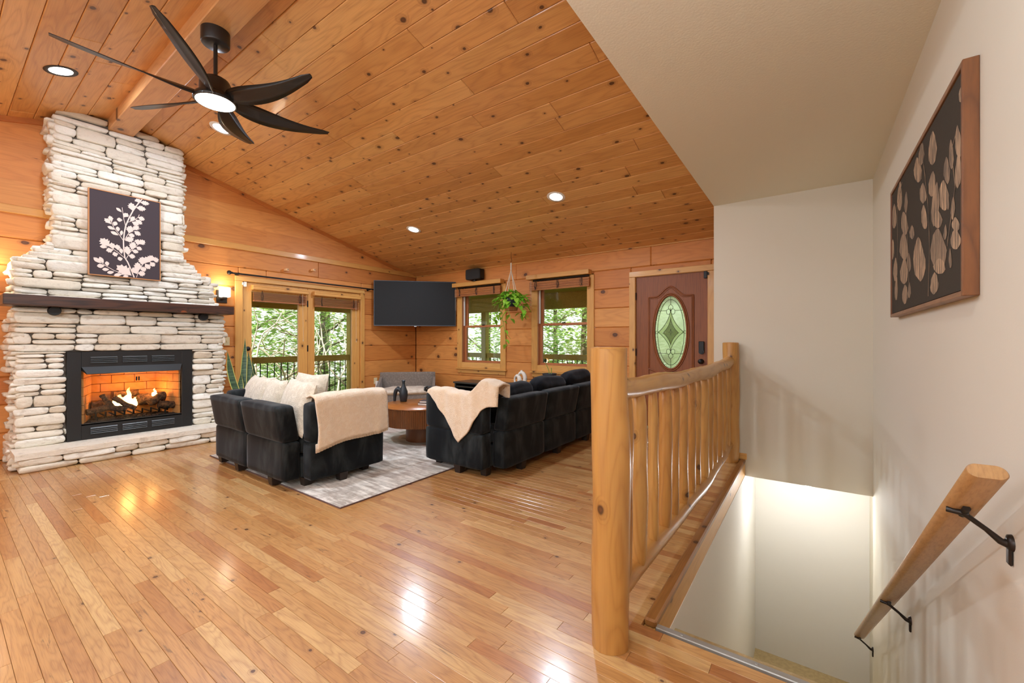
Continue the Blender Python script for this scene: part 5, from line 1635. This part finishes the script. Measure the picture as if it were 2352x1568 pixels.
def pflat(poly_, k):
    pr.add([(AX + .0006 + k * .00004, p[0], p[1]) for p in poly_], [tuple(range(len(poly_)))], 0)
kk = [0]
def stemline(pts, w):
    P = [Vector(cv(*p)) for p in pts]
    for a, b in zip(P[:-1], P[1:]):
        d = (b - a).normalized(); s_ = Vector((-d.y, d.x)) * w * .5
        pflat([tuple(a + s_), tuple(a - s_), tuple(b - s_), tuple(b + s_)], kk[0]); kk[0] += 1
def pleaf(b, t, w, lobes):
    B, T = Vector(cv(*b)), Vector(cv(*t)); d = T - B; s_ = Vector((-d.y, d.x)).normalized(); L = d.length
    if lobes == 0: prof_ = [(0, .02), (.25, .32), (.55, .5), (.8, .36), (1, .0)]
    elif lobes == 1: prof_ = [(0, .03), (.3, .30), (.52, .58), (.60, .40), (.80, .42), (.82, .22), (1, .0)]
    else: prof_ = [(0, .04), (.22, .30), (.42, .62), (.44, .40), (.62, .62), (.66, .34), (.84, .40), (.84, .20), (1, .0)]
    # fan of quads between the left and right outline so lobes stay crisp
    lt = [B + d * u + s_ * w * h for u, h in prof_]; rt = [B + d * u - s_ * w * h for u, h in prof_]
    for i in range(len(prof_) - 1):
        q_ = [lt[i], rt[i], rt[i + 1], lt[i + 1]]
        pflat([tuple(p) for p in q_], kk[0])
    kk[0] += 1
stemline([(740, 1418), (690, 1300), (640, 1190), (600, 1130), (582, 1000), (578, 880), (590, 760), (612, 650), (660, 540), (720, 430), (800, 320), (860, 255)], .011)
for s_ in ([(610, 655), (585, 560), (558, 380)], [(640, 600), (740, 570), (800, 525), (818, 485)], [(580, 880), (520, 790), (440, 690), (400, 590), (375, 520)], [(595, 860), (650, 770), (720, 715), (840, 690)],
           [(605, 1140), (500, 1050), (400, 980), (330, 930)], [(620, 1140), (680, 1040), (760, 960), (860, 890)], [(700, 1390), (560, 1360), (440, 1320), (320, 1250), (210, 1170)], [(775, 1418), (810, 1310), (880, 1215), (1000, 1170), (1100, 1150)]):
    stemline(s_, .005)
for b, t, w, l in (((812, 305), (775, 245), .055, 1), ((830, 300), (980, 325), .045, 2), ((770, 380), (925, 405), .052, 2), ((720, 430), (690, 305), .060, 2), ((552, 450), (470, 385), .030, 0), ((585, 525), (640, 465), .048, 1), ((562, 570), (480, 560), .045, 0),
                   ((680, 585), (745, 512), .04, 1), ((800, 525), (905, 562), .045, 2), ((760, 560), (865, 630), .045, 2), ((705, 595), (815, 640), .045, 2), ((400, 630), (302, 545), .045, 1), ((410, 595), (375, 505), .040, 1), ((440, 655), (470, 592), .04, 0), ((450, 712), (345, 665), .035, 0), ((500, 740), (490, 665), .035, 0), ((505, 795), (390, 740), .036, 0), ((540, 800), (555, 722), .026, 0),
                   ((660, 760), (690, 650), .055, 2), ((720, 710), (810, 655), .045, 2), ((740, 730), (840, 795), .045, 2), ((650, 785), (750, 805), .045, 2), ((600, 870), (735, 840), .055, 2), ((370, 960), (245, 845), .075, 2), ((345, 975), (238, 965), .036, 0), ((430, 1000), (400, 905), .05, 1), ((500, 1020), (480, 930), .048, 1), ((550, 1070), (535, 985), .034, 0), ((430, 1010), (325, 1030), .05, 1), ((500, 1070), (415, 1085), .05, 1), ((565, 1140), (490, 1150), .045, 0),
                   ((640, 1080), (630, 950), .055, 2), ((695, 1000), (740, 890), .055, 2), ((785, 930), (800, 850), .055, 1), ((810, 920), (905, 870), .055, 2), ((770, 965), (860, 1010), .040, 2), ((705, 1020), (808, 1045), .04, 2), ((655, 1095), (758, 1115), .048, 2), ((255, 1215), (152, 1130), .042, 0), ((290, 1215), (235, 1120), .036, 0), ((345, 1255), (335, 1185), .036, 0), ((305, 1250), (198, 1260), .046, 0), ((370, 1305), (270, 1308), .036, 0), ((440, 1340), (340, 1358), .036, 0), ((690, 1385), (475, 1240), .095, 2), ((560, 1370), (435, 1395), .036, 0), ((655, 1400), (570, 1405), .03, 0),
                   ((780, 1365), (715, 1270), .06, 2), ((800, 1320), (790, 1190), .06, 2), ((860, 1230), (865, 1110), .06, 2), ((915, 1200), (960, 1110), .065, 2), ((980, 1170), (1025, 1090), .06, 2), ((1030, 1160), (1130, 1150), .055, 2), ((990, 1190), (1060, 1255), .05, 2), ((910, 1215), (985, 1295), .05, 2), ((835, 1300), (930, 1290), .05, 2), ((795, 1355), (915, 1365), .055, 2)):
    pleaf(b, t, w, l)
pr.build('print_motif', M['print'], bp, center=True)

wc = thing('stair_canvas', (.415, 2.665, 1.325), 'wide dark canvas of bronze leaves in a walnut frame on the stair wall', 'picture')
fx0, fx1 = .394, .4328
gy0, gy1, gz0, gz1 = 1.922, 3.405, 1.326, 2.082
for a, b in ((gy0, gy0 + .018), (gy1 - .018, gy1)):
    mb = MB(); mb.cbox(fx0, fx1, a, b, gz0, gz1, .002, R.random()); mb.build('frame_side', M['frameZ'], wc, center=True)
for a, b in ((gz0, gz0 + .018), (gz1 - .018, gz1)):
    mb = MB(); mb.cbox(fx0, fx1, gy0 + .018, gy1 - .018, a, b, .002, R.random()); mb.build('frame_rail', M['frameY'], wc, center=True)
mb = MB(); mb.box(fx0 + .006, fx1 - .004, gy0 + .022, gy1 - .022, gz0 + .022, gz1 - .022); mb.build('canvas', M['canvas2'], wc, center=True)
t_ = NT('bronze_brushwork'); o_ = t_.obj(); s_ = t_.sep(o_)
n_ = t_.noise(t_.comb(s_[0], t_.math('MULTIPLY', s_[1], 60), t_.math('MULTIPLY', s_[2], 7)), 1.0, 4.0, .65)
t_.link(t_.mix(t_.math('MULTIPLY', t_.smooth(n_, .3, .72), t_.math('MULTIPLY_ADD', t_.rnd(), .7, .3)), lin(70, 60, 48), lin(214, 176, 136)), t_.p.inputs['Base Color']); t_.p.inputs['Roughness'].default_value = .7
M['brush'] = t_.m
pr = MB()
# leaves: photo-crop coordinates (x, y) centre, half sizes, converted to wall metres
def wv_(x, y):
    # perspective column position -> Y along the wall, row -> Z
    pxu = 1900 + x / 2.177
    r_ = (pxu - 1176) / 959.0; dx_ = -.58178 + r_ * .81335; dy_ = .81335 + r_ * .58178
    k_ = (fx0 + .005) / dx_
    return k_ * dy_, 1.18 + k_ * (784 - (60 + y / 2.177)) / 959.0
LV = [(362, 850, 12, 75, .9), (334, 950, 12, 62, .8), (393, 880, 8, 55, .5), (385, 985, 17, 60, .7), (423, 1030, 12, 36, .5), (326, 1115, 9, 52, .9), (383, 1100, 22, 70, .6), (340, 1215, 10, 60, .7), (384, 1225, 20, 66, .8), (408, 1180, 9, 50, .3), (345, 1310, 8, 60, .8), (388, 1340, 14, 50, .7), (410, 1320, 8, 40, .4),
      (452, 720, 20, 65, .9), (470, 640, 14, 60, .3), (526, 610, 22, 88, .8), (478, 835, 17, 52, .7), (525, 790, 18, 66, .5), (485, 955, 15, 62, 1.0), (460, 1165, 30, 112, .9), (540, 890, 20, 110, .6), (583, 845, 24, 80, 1.0), (552, 965, 22, 45, .9), (555, 1120, 40, 112, .35), (562, 1200, 30, 40, .9), (535, 1285, 20, 56, .8), (598, 720, 16, 70, .4), (620, 640, 12, 75, .4), (655, 580, 16, 85, .8), (655, 720, 16, 90, .8), (668, 340, 10, 40, .8), (628, 910, 10, 60, .8), (642, 990, 20, 36, .9), (641, 1065, 26, 52, 1.0), (590, 1030, 9, 40, .3), (615, 1160, 8, 50, .2), (602, 870, 8, 50, .3)]
for i, (x, y, a, b, s_) in enumerate(LV):
    P = []
    lean = R.uniform(-.25, .25)
    for k in range(16):
        t_ = 2 * pi * k / 16
        xx = a * math.copysign(abs(math.sin(t_)) ** 1.25, math.sin(t_)) * (1 - .28 * math.cos(t_)) * R.uniform(.84, 1.1) + lean * b * .3 * math.cos(t_); yy = -b * math.cos(t_) * R.uniform(.94, 1.03)
        P.append(wv_(x + xx, y + yy))
    P = [p for p in P]
    if any(p[0] < gy0 + .024 or p[0] > gy1 - .024 or p[1] < gz0 + .024 or p[1] > gz1 - .024 for p in P): P = [(min(max(p[0], gy0 + .024), gy1 - .024), min(max(p[1], gz0 + .024), gz1 - .024)) for p in P]
    pr.add([(fx0 + .0055 - i * .00002, p[0], p[1]) for p in P], [tuple(range(16))], s_)
for pts in ([(505, 1350), (512, 1100), (505, 900), (488, 740), (470, 600)], [(350, 1370), (352, 1100), (350, 900), (375, 780)], [(600, 1100), (640, 800), (620, 620), (655, 500)], [(410, 1300), (400, 1050), (395, 900)]):
    P = [wv_(*p) for p in pts]
    for a, b in zip(P[:-1], P[1:]):
        a, b = Vector(a), Vector(b); d = (b - a).normalized(); s2 = Vector((-d.y, d.x)) * .003
        pr.add([(fx0 + .0046, *p) for p in (a + s2, a - s2, b - s2, b + s2)], [(0, 1, 2, 3)], .6)
pr.build('brushed_leaves', M['brush'], wc, center=True)

# ================================================================== LIGHT FIXTURES
def can(x, y, lab, k=1.0):
    z = roof(y); a = -AR if y > RY else AR
    t = thing('recessed_light', (x, y, z), lab, 'ceiling light', 'recessed ceiling lights'); t.rotation_euler.x = a; t['_base'] = (0, 0, 0)
    mb = MB(); mb.lathe([(.075, -.002), (.105, -.004), (.107, -.001), (.107, .004)], 32); mb.build('trim_ring', M['bronze'] if y < RY else M['white_pl'], t, loc=(0, 0, 0))
    mb = MB(); mb.lathe([(.0, -.003), (.075, -.003), (.075, .006)], 28); mb.build('diffuser', M['lamp'], t, loc=(0, 0, 0))
    lamp('can_light', t, 'AREA', (0, 0, -.012), CAN_W * k, WARM, .14)
can(-5.176, .655, 'recessed ceiling light left of the ridge beam', .52)
can(-5.160, 1.833, 'recessed ceiling light seen just below the fan', .60)
can(-4.861, 4.249, 'recessed ceiling light toward the corner television')
can(-2.412, 4.252, 'recessed ceiling light in front of the front door')
can(-2.41, -1.75, 'added recessed fill light behind the camera near the middle', .5)  # this can and the next are unseen, added as fill
can(-.35, -1.75, 'added recessed fill light behind the camera by the stair wall', .6)

for x, lab in ((-3.3, 'added fill pendant behind the camera on the fireplace side'), (-1.9, 'added fill pendant behind the camera in the middle'), (-.5, 'added fill pendant behind the camera by the stair wall')):  # pendants added out of view to fill the room with light
    y = -1.55; zt_ = roof(y) if x < -.81 else 2.57
    t = thing('fill_pendant', (x, y, 1.9), lab, 'added fill light', 'added fill pendants')
    mb = MB(); mb.tube([(x, y, 2.07), (x, y, zt_)], .005, 6); mb.lathe([(.05, zt_ - .02), (.05, zt_ - .001)], 16, (x, y, 0)); mb.build('cord', M['bronze'], t, center=True)
    mb = MB(); mb.lathe([(0, 1.86), (.06, 1.875), (.10, 1.93), (.105, 1.97), (.085, 2.03), (.03, 2.07)], 24, (x, y, 0)); mb.build('shade', M['lamp'], t, center=True)
    lamp('fill_pendant_lamp', t, 'POINT', (x, y, 1.80), PEND_FILL_W * .15, WARM, .10)
    lamp('fill_pendant_lamp', t, 'POINT', (x, y, 2.13), PEND_FILL_W, WARM, .06)

t = thing('flush_fill_light', (-.25, .45, 2.57), 'added fill globe on the plastered ceiling above the top of the stairs', 'ceiling light')  # unseen lamp added to brighten stairs, railing and sofa sides
mb = MB(); mb.lathe([(.09, 2.569), (.09, 2.545), (.03, 2.54)], 24, (-.25, .45, 0)); mb.build('canopy', M['bronze'], t, center=True)
mb = MB(); mb.lathe([(.0, 2.44), (.06, 2.45), (.10, 2.485), (.10, 2.51), (.06, 2.54)], 28, (-.25, .45, 0)); mb.build('globe', M['lamp'], t, center=True)
lamp('flush_fill_lamp', t, 'POINT', (-.25, .45, 2.39), 23.0, WARM, .10)

def sconce(y, lab):
    t = thing('wall_sconce', (XW, y, 1.79), lab, 'wall light', 'chimney sconces')
    mb = MB(); mb.cbox(XW + .001, XW + .022, y - .062, y + .062, 1.705, 1.878, .003); mb.cbox(XW + .02, XW + .135, y - .02, y + .02, 1.745, 1.758, .003); mb.lathe([(.030, 1.757), (.030, 1.775)], 18, (XW + .115, y, 0)); mb.build('plate', M['bronze'], t, center=True)
    mb = MB(); mb.cbox(XW + .062, XW + .168, y - .053, y + .053, 1.776, 1.905, .008); mb.build('shade', M['shade'], t, center=True)
    lamp('sconce_light', t, 'POINT', (XW + .115, y, 1.935), 4.0, (1, .86, .62), .04)
    lamp('sconce_light', t, 'POINT', (XW + .19, y, 1.84), 3.0, (1, .86, .62), .04)
sconce(2.318, 'glowing square glass sconce on the log wall right of the chimney')
sconce(.30, 'glowing square glass sconce on the log wall left of the chimney')

# ---- ceiling fan
fn_ = thing('ceiling_fan', (-3.593, 1.24, 2.95), 'black six-blade ceiling fan with a round light hanging from the ridge beam', 'ceiling fan')
fx_, fy_ = -3.593, 1.24
M['fanblk'] = plain('fan_black', lin(38, 34, 31), .38, .2, coat=.15)
mb = MB(); mb.lathe([(.091, 3.4775), (.091, 3.385), (.084, 3.375), (.02, 3.372)], 36, (fx_, fy_, 0)); mb.build('canopy', M['fanblk'], fn_, center=True)
mb = MB(); mb.tube([(fx_, fy_, 3.374), (fx_, fy_, 3.12)], .0135, 14); mb.lathe([(.0135, 3.145), (.026, 3.14), (.026, 3.115)], 16, (fx_, fy_, 0)); mb.build('downrod', M['fanblk'], fn_, center=True)
mb = MB(); mb.lathe([(.026, 3.138), (.06, 3.13), (.088, 3.112), (.100, 3.085), (.102, 3.01), (.112, 3.0), (.128, 2.99), (.138, 2.968), (.138, 2.955), (.131, 2.950)], 44, (fx_, fy_, 0)); mb.build('motor', M['fanblk'], fn_, center=True)
mb = MB(); mb.lathe([(0, 2.944), (.10, 2.946), (.129, 2.951), (.129, 2.956)], 44, (fx_, fy_, 0)); mb.build('light_lens', M['lamp'], fn_, center=True)
lamp('fan_light', fn_, 'AREA', (fx_, fy_, 2.938), FAN_W, WARM, .24)
def blade(a, tipz):
    mb = MB(); n = 26; v = []
    d = Vector((math.cos(a), math.sin(a), 0)); s_ = Vector((-math.sin(a), math.cos(a), 0))
    top = []; 
    for i in range(n + 1):
        u = i / n; r = .105 + (.830 - .105) * u
        ch = .050 + .085 * math.sin(pi * min(1, (u * 1.05) ** .62)) * (1 if u < .9 else 1) + .018 * u
        pitch = rad(38) * (1 - u) ** 1.6 + rad(10)
        z = 2.985 + (tipz - 2.985) * u ** 1.3 - .020 * math.sin(pi * u)
        sweep = .030 * math.sin(pi * u) - .01 * u
        if u > .93: ch *= 1 - (u - .93) / .07 * .45
        c = Vector((fx_, fy_, z)) + d * r + s_ * sweep
        cs_ = s_ * math.cos(pitch) - Vector((0, 0, math.sin(pitch)))
        nn = Vector((0, 0, 1)) * math.cos(pitch) + s_ * math.sin(pitch)
        for w_, h_ in ((-.5, 0), (-.2, .010), (.2, .010), (.5, 0), (.2, .003), (-.2, .003)):
            v.append(tuple(c + cs_ * ch * w_ + nn * (h_ - .004)))
    m = 6
    f = [(i * m + k, i * m + (k + 1) % m, (i + 1) * m + (k + 1) % m, (i + 1) * m + k) for i in range(n) for k in range(m)]
    mb.add(v, f, 0, True); mb.add(v[:m], [tuple(range(m))[::-1]]); mb.add(v[-m:], [tuple(range(m))])
    mb.build('blade', M['fanblk'], fn_, center=True)
for k in range(6): blade(rad(22 + 60 * k), 3.025)

# ================================================================== SMALL WALL THINGS
cr_o = thing('curtain_rod', (XW + .07, 3.56, 2.11), 'bare black curtain rod above the glass doors', 'curtain rod')
mb = MB(); mb.tube([(XW + .075, 2.43, 2.118), (XW + .075, 4.70, 2.122)], .0115, 10); mb.build('rod', M['black'], cr_o, center=True)
for y, sg in ((2.43, -1), (4.70, 1)):
    mb = MB(); mb.lathe([(.012, 0), (.016, sg * .008), (.014, sg * .018), (.026, sg * .030), (.030, sg * .048), (.022, sg * .066), (0, sg * .072)], 16, (XW + .075, y, 2.12), 'y'); mb.build('finial', M['black'], cr_o, center=True)
for y in (2.50, 4.62):
    mb = MB(); mb.tube([(XW + .002, y, 2.112), (XW + .075, y, 2.106)], .006, 8); mb.lathe([(.022, 0), (.022, .006)], 16, (XW + .001, y, 2.112), 'x'); mb.lathe([(.016, -.006), (.016, .006)], 14, (XW + .075, y, 2.118), 'y'); mb.build('bracket', M['black'], cr_o, center=True)
for y, z, lab in ((3.165, 2.268, 'pale wooden peg above the glass doors, the one nearer the chimney'), (3.585, 2.322, 'pale wooden peg above the glass doors, the one nearer the corner')):
    t = thing('wall_peg', (XW, y, z), lab, 'peg', 'wooden pegs above the glass doors')
    mb = MB(); mb.cbox(XW + .001, XW + .075, y - .022, y + .022, z - .018, z + .018, .004); mb.build('block', plain('bare_pine', lin(222, 178, 128), .6), t, center=True)
    mb = MB(); mb.lathe([(.006, 0), (.006, .004)], 8, (XW + .075, y + .008, z + .004), 'x'); mb.build('screw', M['black'], t, center=True)
t = thing('light_switch', (XW, 2.382, 1.184), 'almond light switch plate between the chimney and the glass doors', 'switch')
mb = MB(); mb.cbox(XW + .0005, XW + .007, 2.347, 2.417, 1.126, 1.241, .002); mb.build('plate', M['almond'], t, center=True)
mb = MB(); mb.cbox(XW + .007, XW + .017, 2.376, 2.388, 1.172, 1.196, .002); mb.build('toggle', M['almond'], t, center=True)
t = thing('wall_outlet', (XW, 4.79, .44), 'almond outlet plate low on the log wall beside the pet bench', 'outlet')
mb = MB(); mb.cbox(XW + .0005, XW + .007, 4.755, 4.825, .40, .515, .002); mb.build('plate', M['almond'], t, center=True)
mb = MB(); mb.cbox(XW + .007, XW + .055, 4.772, 4.848, .325, .452, .012); mb.lathe([(.028, .295), (.026, .325)], 14, (XW + .032, 4.81, 0)); mb.build('air_freshener', M['white_pl'], center=True, label='white plug-in air freshener in the outlet by the pet bench', cat='air freshener')
t = thing('wall_speaker', (-4.865, 5.66, 2.25), 'black bookshelf speaker on the head shelf of the left window', 'speaker')
mb = MB(); mb.rbox(-5.03, -4.70, 5.60, 5.735, 2.275, 2.468, .02, 6); mb.build('cabinet', M['black'], t, center=True)
mb = MB(); mb.rbox(-5.02, -4.71, 5.588, 5.604, 2.285, 2.458, .012, 6, .006); mb.build('grille', plain('speaker_cloth', lin(44, 42, 40), .9, bump=.4, bscale=500), t, center=True)
mb = MB(); mb.tube([(-4.865, 5.66, 2.2505), (-4.865, 5.66, 2.28)], .02, 10); mb.lathe([(.05, 2.2505), (.05, 2.258)], 16, (-4.865, 5.66, 0)); mb.build('stand', M['black'], t, center=True)

# lamp of the lower hall, in the stair soffit over the landing
t = thing('landing_light', (-.02, 4.88, -.161), 'flush globe light above the lower stair landing', 'ceiling light')
mb = MB(); mb.lathe([(.0, -.190), (.05, -.186), (.07, -.175), (.06, -.166), (.055, -.1605)], 24, (-.02, 4.88, 0)); mb.build('globe', M['lamp'], t, center=True)
lamp('landing_lamp', t, 'POINT', (-.02, 4.88, -.225), 12.5, (.97, 1, 1.05), .03)
mb = MB(); mb.box(-.62, .56, 4.82, 5.72, -.160, -.147); mb.build('ceiling', M['drywall_c'], kind='structure', label='low plastered ceiling over the stair landing')

# ================================================================== PORCH AND WOODS OUTSIDE
mb = MB(); mb.box(-9.0, XW - .18, -3.5, 8.9, -.16, -.08); mb.box(XW - .18, .8, 5.95, 8.9, -.16, -.08); mb.build('porch_deck', M['deck'], kind='structure', label='covered timber porch deck outside the windows')
pr_ = MB()
def slab(mb, a, b, c, d, t=.08):
    mb.add([a, b, c, d] + [(p[0], p[1], p[2] + t) for p in (a, b, c, d)], [(0, 3, 2, 1), (4, 5, 6, 7), (0, 1, 5, 4), (1, 2, 6, 5), (2, 3, 7, 6), (3, 0, 4, 7)])
slab(pr_, (-9.2, -3.6, 2.30), (XW - .16, -3.6, 2.30), (XW - .16, 9.1, 2.30), (-9.2, 9.1, 2.30))
slab(pr_, (XW - .16, 5.93, 2.30), (.9, 5.93, 2.30), (.9, 9.1, 2.30), (XW - .16, 9.1, 2.30))
pr_.build('porch_roof', M['porch'], kind='structure', label='olive timber underside of the porch roof')
def post(x, y, lab):
    mb = MB(); mb.cbox(x - .075, x + .075, y - .075, y + .075, -.08, 2.1, .006, R.random()); mb.build('porch_post', M['porch'], center=True, label=lab, cat='post', group='porch posts')
post(-8.6, 5.66, 'square porch post seen through the right glass door'); post(-6.95, 8.5, 'square porch post seen through the window under the speaker')
for a, lab in (((-8.68, -8.52, -3.5, 8.6, 1.83, 2.298), 'porch header beam beyond the glass doors'), ((-8.5, .8, 8.42, 8.58, 1.94, 2.298), 'porch header beam beyond the back windows')):
    mb = MB(); mb.cbox(*a, .006, R.random()); mb.build('porch_beam', M['porch'], center=True, label=lab, cat='beam', group='porch header beams')
def porch_rail(p0, p1, lab, step):
    t = thing('porch_railing', ((p0[0] + p1[0]) / 2, (p0[1] + p1[1]) / 2, 0), lab, 'railing', 'porch railings')
    al = 0 if abs(p1[0] - p0[0]) > .5 else 1
    def bar(z0, z1, h, name, mat):
        mb = MB()
        if al == 0: mb.cbox(p0[0], p1[0], p0[1] - h, p0[1] + h, z0, z1, .004, .4)
        else: mb.cbox(p0[0] - h, p0[0] + h, p0[1], p1[1], z0, z1, .004, .4)
        mb.build(name, mat, t, center=True)
    bar(.76, .88, .045, 'top_rail', M['porch']); bar(.0, .06, .03, 'bottom_rail', M['porch'])
    L = (Vector(p1) - Vector(p0)).length; n = int(L / step)
    for i in range(n):
        p = Vector(p0).lerp(Vector(p1), (i + .5) / n)
        mb = MB(); mb.tube([(p.x, p.y, .06), (p.x, p.y, .76)], .010, 6); mb.build('baluster', M['black'], t, center=True)
porch_rail((-8.6, 3.0, 0), (-8.6, 5.58, 0), 'porch railing with black balusters outside the glass doors', .125)
porch_rail((-6.85, 8.5, 0), (-2.2, 8.5, 0), 'porch railing with black balusters outside the back windows', .125)
porch_rail((-8.5, 8.5, 0), (-7.05, 8.5, 0), 'short porch railing run at the porch corner', .125)

gd = MB(); gd.grid(lambda a, b: (-40 + 60 * a, -20 + 60 * b, -2.6 + .5 * math.sin(a * 9) * math.cos(b * 7)), 12, 12)
gd.build('ground', plain('forest_floor', lin(96, 104, 60), .95, vary=.4, bscale=3), kind='structure', label='sloping forest floor below the porch')
M['leafA'] = leaf_mat('tree_leaf', (134, 178, 92), (206, 226, 150), .6, .5)
M['leafB'] = leaf_mat('pale_leaf', (170, 198, 138), (220, 232, 186), .6, .5)
M['bark2'] = plain('grey_bark', lin(120, 108, 92), .9, bump=.8, bscale=20)
M['vine'] = plain('sunlit_pale_branch', lin(226, 214, 196), .8)  # pale tone stands in for sun glare on bare wood
def tree(x, y, h, spread, n, lab, mat, seed, low=-1.5, size=.13):
    qq = random.Random(seed)
    t = thing('tree', (x, y, -2.6), lab, 'tree', 'trees beyond the porch')
    mb = MB(); pts = [(x + qq.uniform(-.1, .1), y + qq.uniform(-.1, .1), -2.7 + (h + 2.7) * i / 6) for i in range(7)]
    mb.tube(pts, [.13 * (1 - i / 9) for i in range(7)], 8)
    for k in range(7):
        a = qq.uniform(0, 2 * pi); z = qq.uniform(-.5, h * .8); d = Vector((math.cos(a), math.sin(a), qq.uniform(.1, .7)))
        b = Vector((x, y, z)); L = spread * qq.uniform(.6, 1)
        mb.tube([b, b + d * L * .5 + Vector((0, 0, qq.uniform(-.1, .2))), b + d * L], [.045, .028, .008], 5)
    mb.build('trunk', M['bark2'], t, center=True)
    v = []; f = []; rr = []
    fo = MB()
    for k in range(n):
        # leaf clusters so that bright gaps of sky stay open
        if k % 14 == 0:
            a = qq.uniform(0, 2 * pi); r = spread * math.sqrt(qq.random()); cz = qq.uniform(low, h)
            cc = Vector((x + r * math.cos(a), y + r * math.sin(a), cz))
        p = cc + Vector((qq.gauss(0, .22), qq.gauss(0, .22), qq.gauss(0, .13)))
        L = size * qq.uniform(.6, 1.3); w = L * .75
        a = qq.uniform(0, 2 * pi); d = Vector((math.cos(a), math.sin(a), qq.uniform(-.6, .2))).normalized()
        s_ = Vector((-math.sin(a), math.cos(a), qq.uniform(-.4, .4))).normalized()
        b = len(fo.v)
        fo.v += [tuple(p), tuple(p + d * L * .5 + s_ * w * .5), tuple(p + d * L), tuple(p + d * L * .5 - s_ * w * .5)]
        fo.f.append((b, b + 1, b + 2, b + 3)); fo.r.append(qq.random()); fo.sm.append(False)
    fo.build('foliage', mat, t, center=True, kind='stuff')
TR = [(-11.6, 4.6, 4.2, 1.5, 'leafA'), (-11.9, 6.9, 4.6, 1.6, 'leafA'), (-14.2, 5.6, 6.0, 2.2, 'leafB'), (-14.5, 8.6, 6.0, 2.3, 'leafB'), (-11.4, 9.2, 5.0, 1.7, 'leafA'),
      (-9.6, 12.0, 5.0, 1.9, 'leafA'), (-7.6, 11.2, 4.8, 1.7, 'leafA'), (-5.6, 11.6, 5.0, 1.9, 'leafA'), (-3.6, 11.0, 4.8, 1.7, 'leafA'), (-1.6, 11.4, 5.0, 1.8, 'leafA'), (-8.5, 15.0, 7.0, 2.6, 'leafB'), (-5.5, 15.2, 7.0, 2.6, 'leafB'), (-2.4, 15.0, 7.0, 2.6, 'leafB')]
names = ['leafy tree left of centre through the left glass door', 'leafy tree through the right glass door', 'pale tall tree standing behind the glass door trees', 'pale tall tree farther right behind the glass door trees', 'leafy tree at the porch corner',
         'leafy tree at the left edge of the window under the speaker', 'leafy tree straight out from the window under the speaker', 'leafy tree between the two back windows', 'leafy tree straight out from the window beside the front door', 'leafy tree outside the front door', 'pale tall tree far behind the window under the speaker', 'pale tall tree far behind the window beside the front door', 'pale tall tree far behind the front door']
for i, ((x, y, h, s_, mt_), nm) in enumerate(zip(TR, names)):
    tree(x, y, h, s_, 5200 if mt_ == 'leafA' else 3600, nm, M[mt_], 100 + i, size=.14 if mt_ == 'leafA' else .2)
# bare branches in front of the leaves, sun glare put into their colour
t = thing('bare_bush', (-10.2, 5.6, -2.6), 'tangle of bare branches outside the glass doors, coloured pale as if sunlit', 'bush')
qq = random.Random(9)
for k in range(26):
    mb = MB(); p = Vector((-10.2 + qq.uniform(-.5, .5), qq.uniform(3.9, 7.3), qq.uniform(-1.2, .4))); d = Vector((qq.uniform(-.2, .2), qq.uniform(-.8, .8), qq.uniform(.4, 1))).normalized()
    P = [p.copy()]
    for i in range(7):
        d = (d + Vector((qq.uniform(-.3, .3), qq.uniform(-.55, .55), qq.uniform(-.4, .35)))).normalized(); p = p + d * .34; P.append(p.copy())
    mb.tube(P, [.022 * (1 - i / 9) + .004 for i in range(8)], 5)
    for i in (2, 4, 5):
        e = (d + Vector((qq.uniform(-1, 1), qq.uniform(-1, 1), qq.uniform(-.6, .6)))).normalized(); mb.tube([P[i], P[i] + e * .3, P[i] + e * .6 + Vector((0, 0, qq.uniform(-.15, .15)))], [.012, .009, .004], 4)
    mb.build('branch', M['vine'], t, center=True)

for o in bpy.data.objects:
    if '_base' in o: del o['_base']
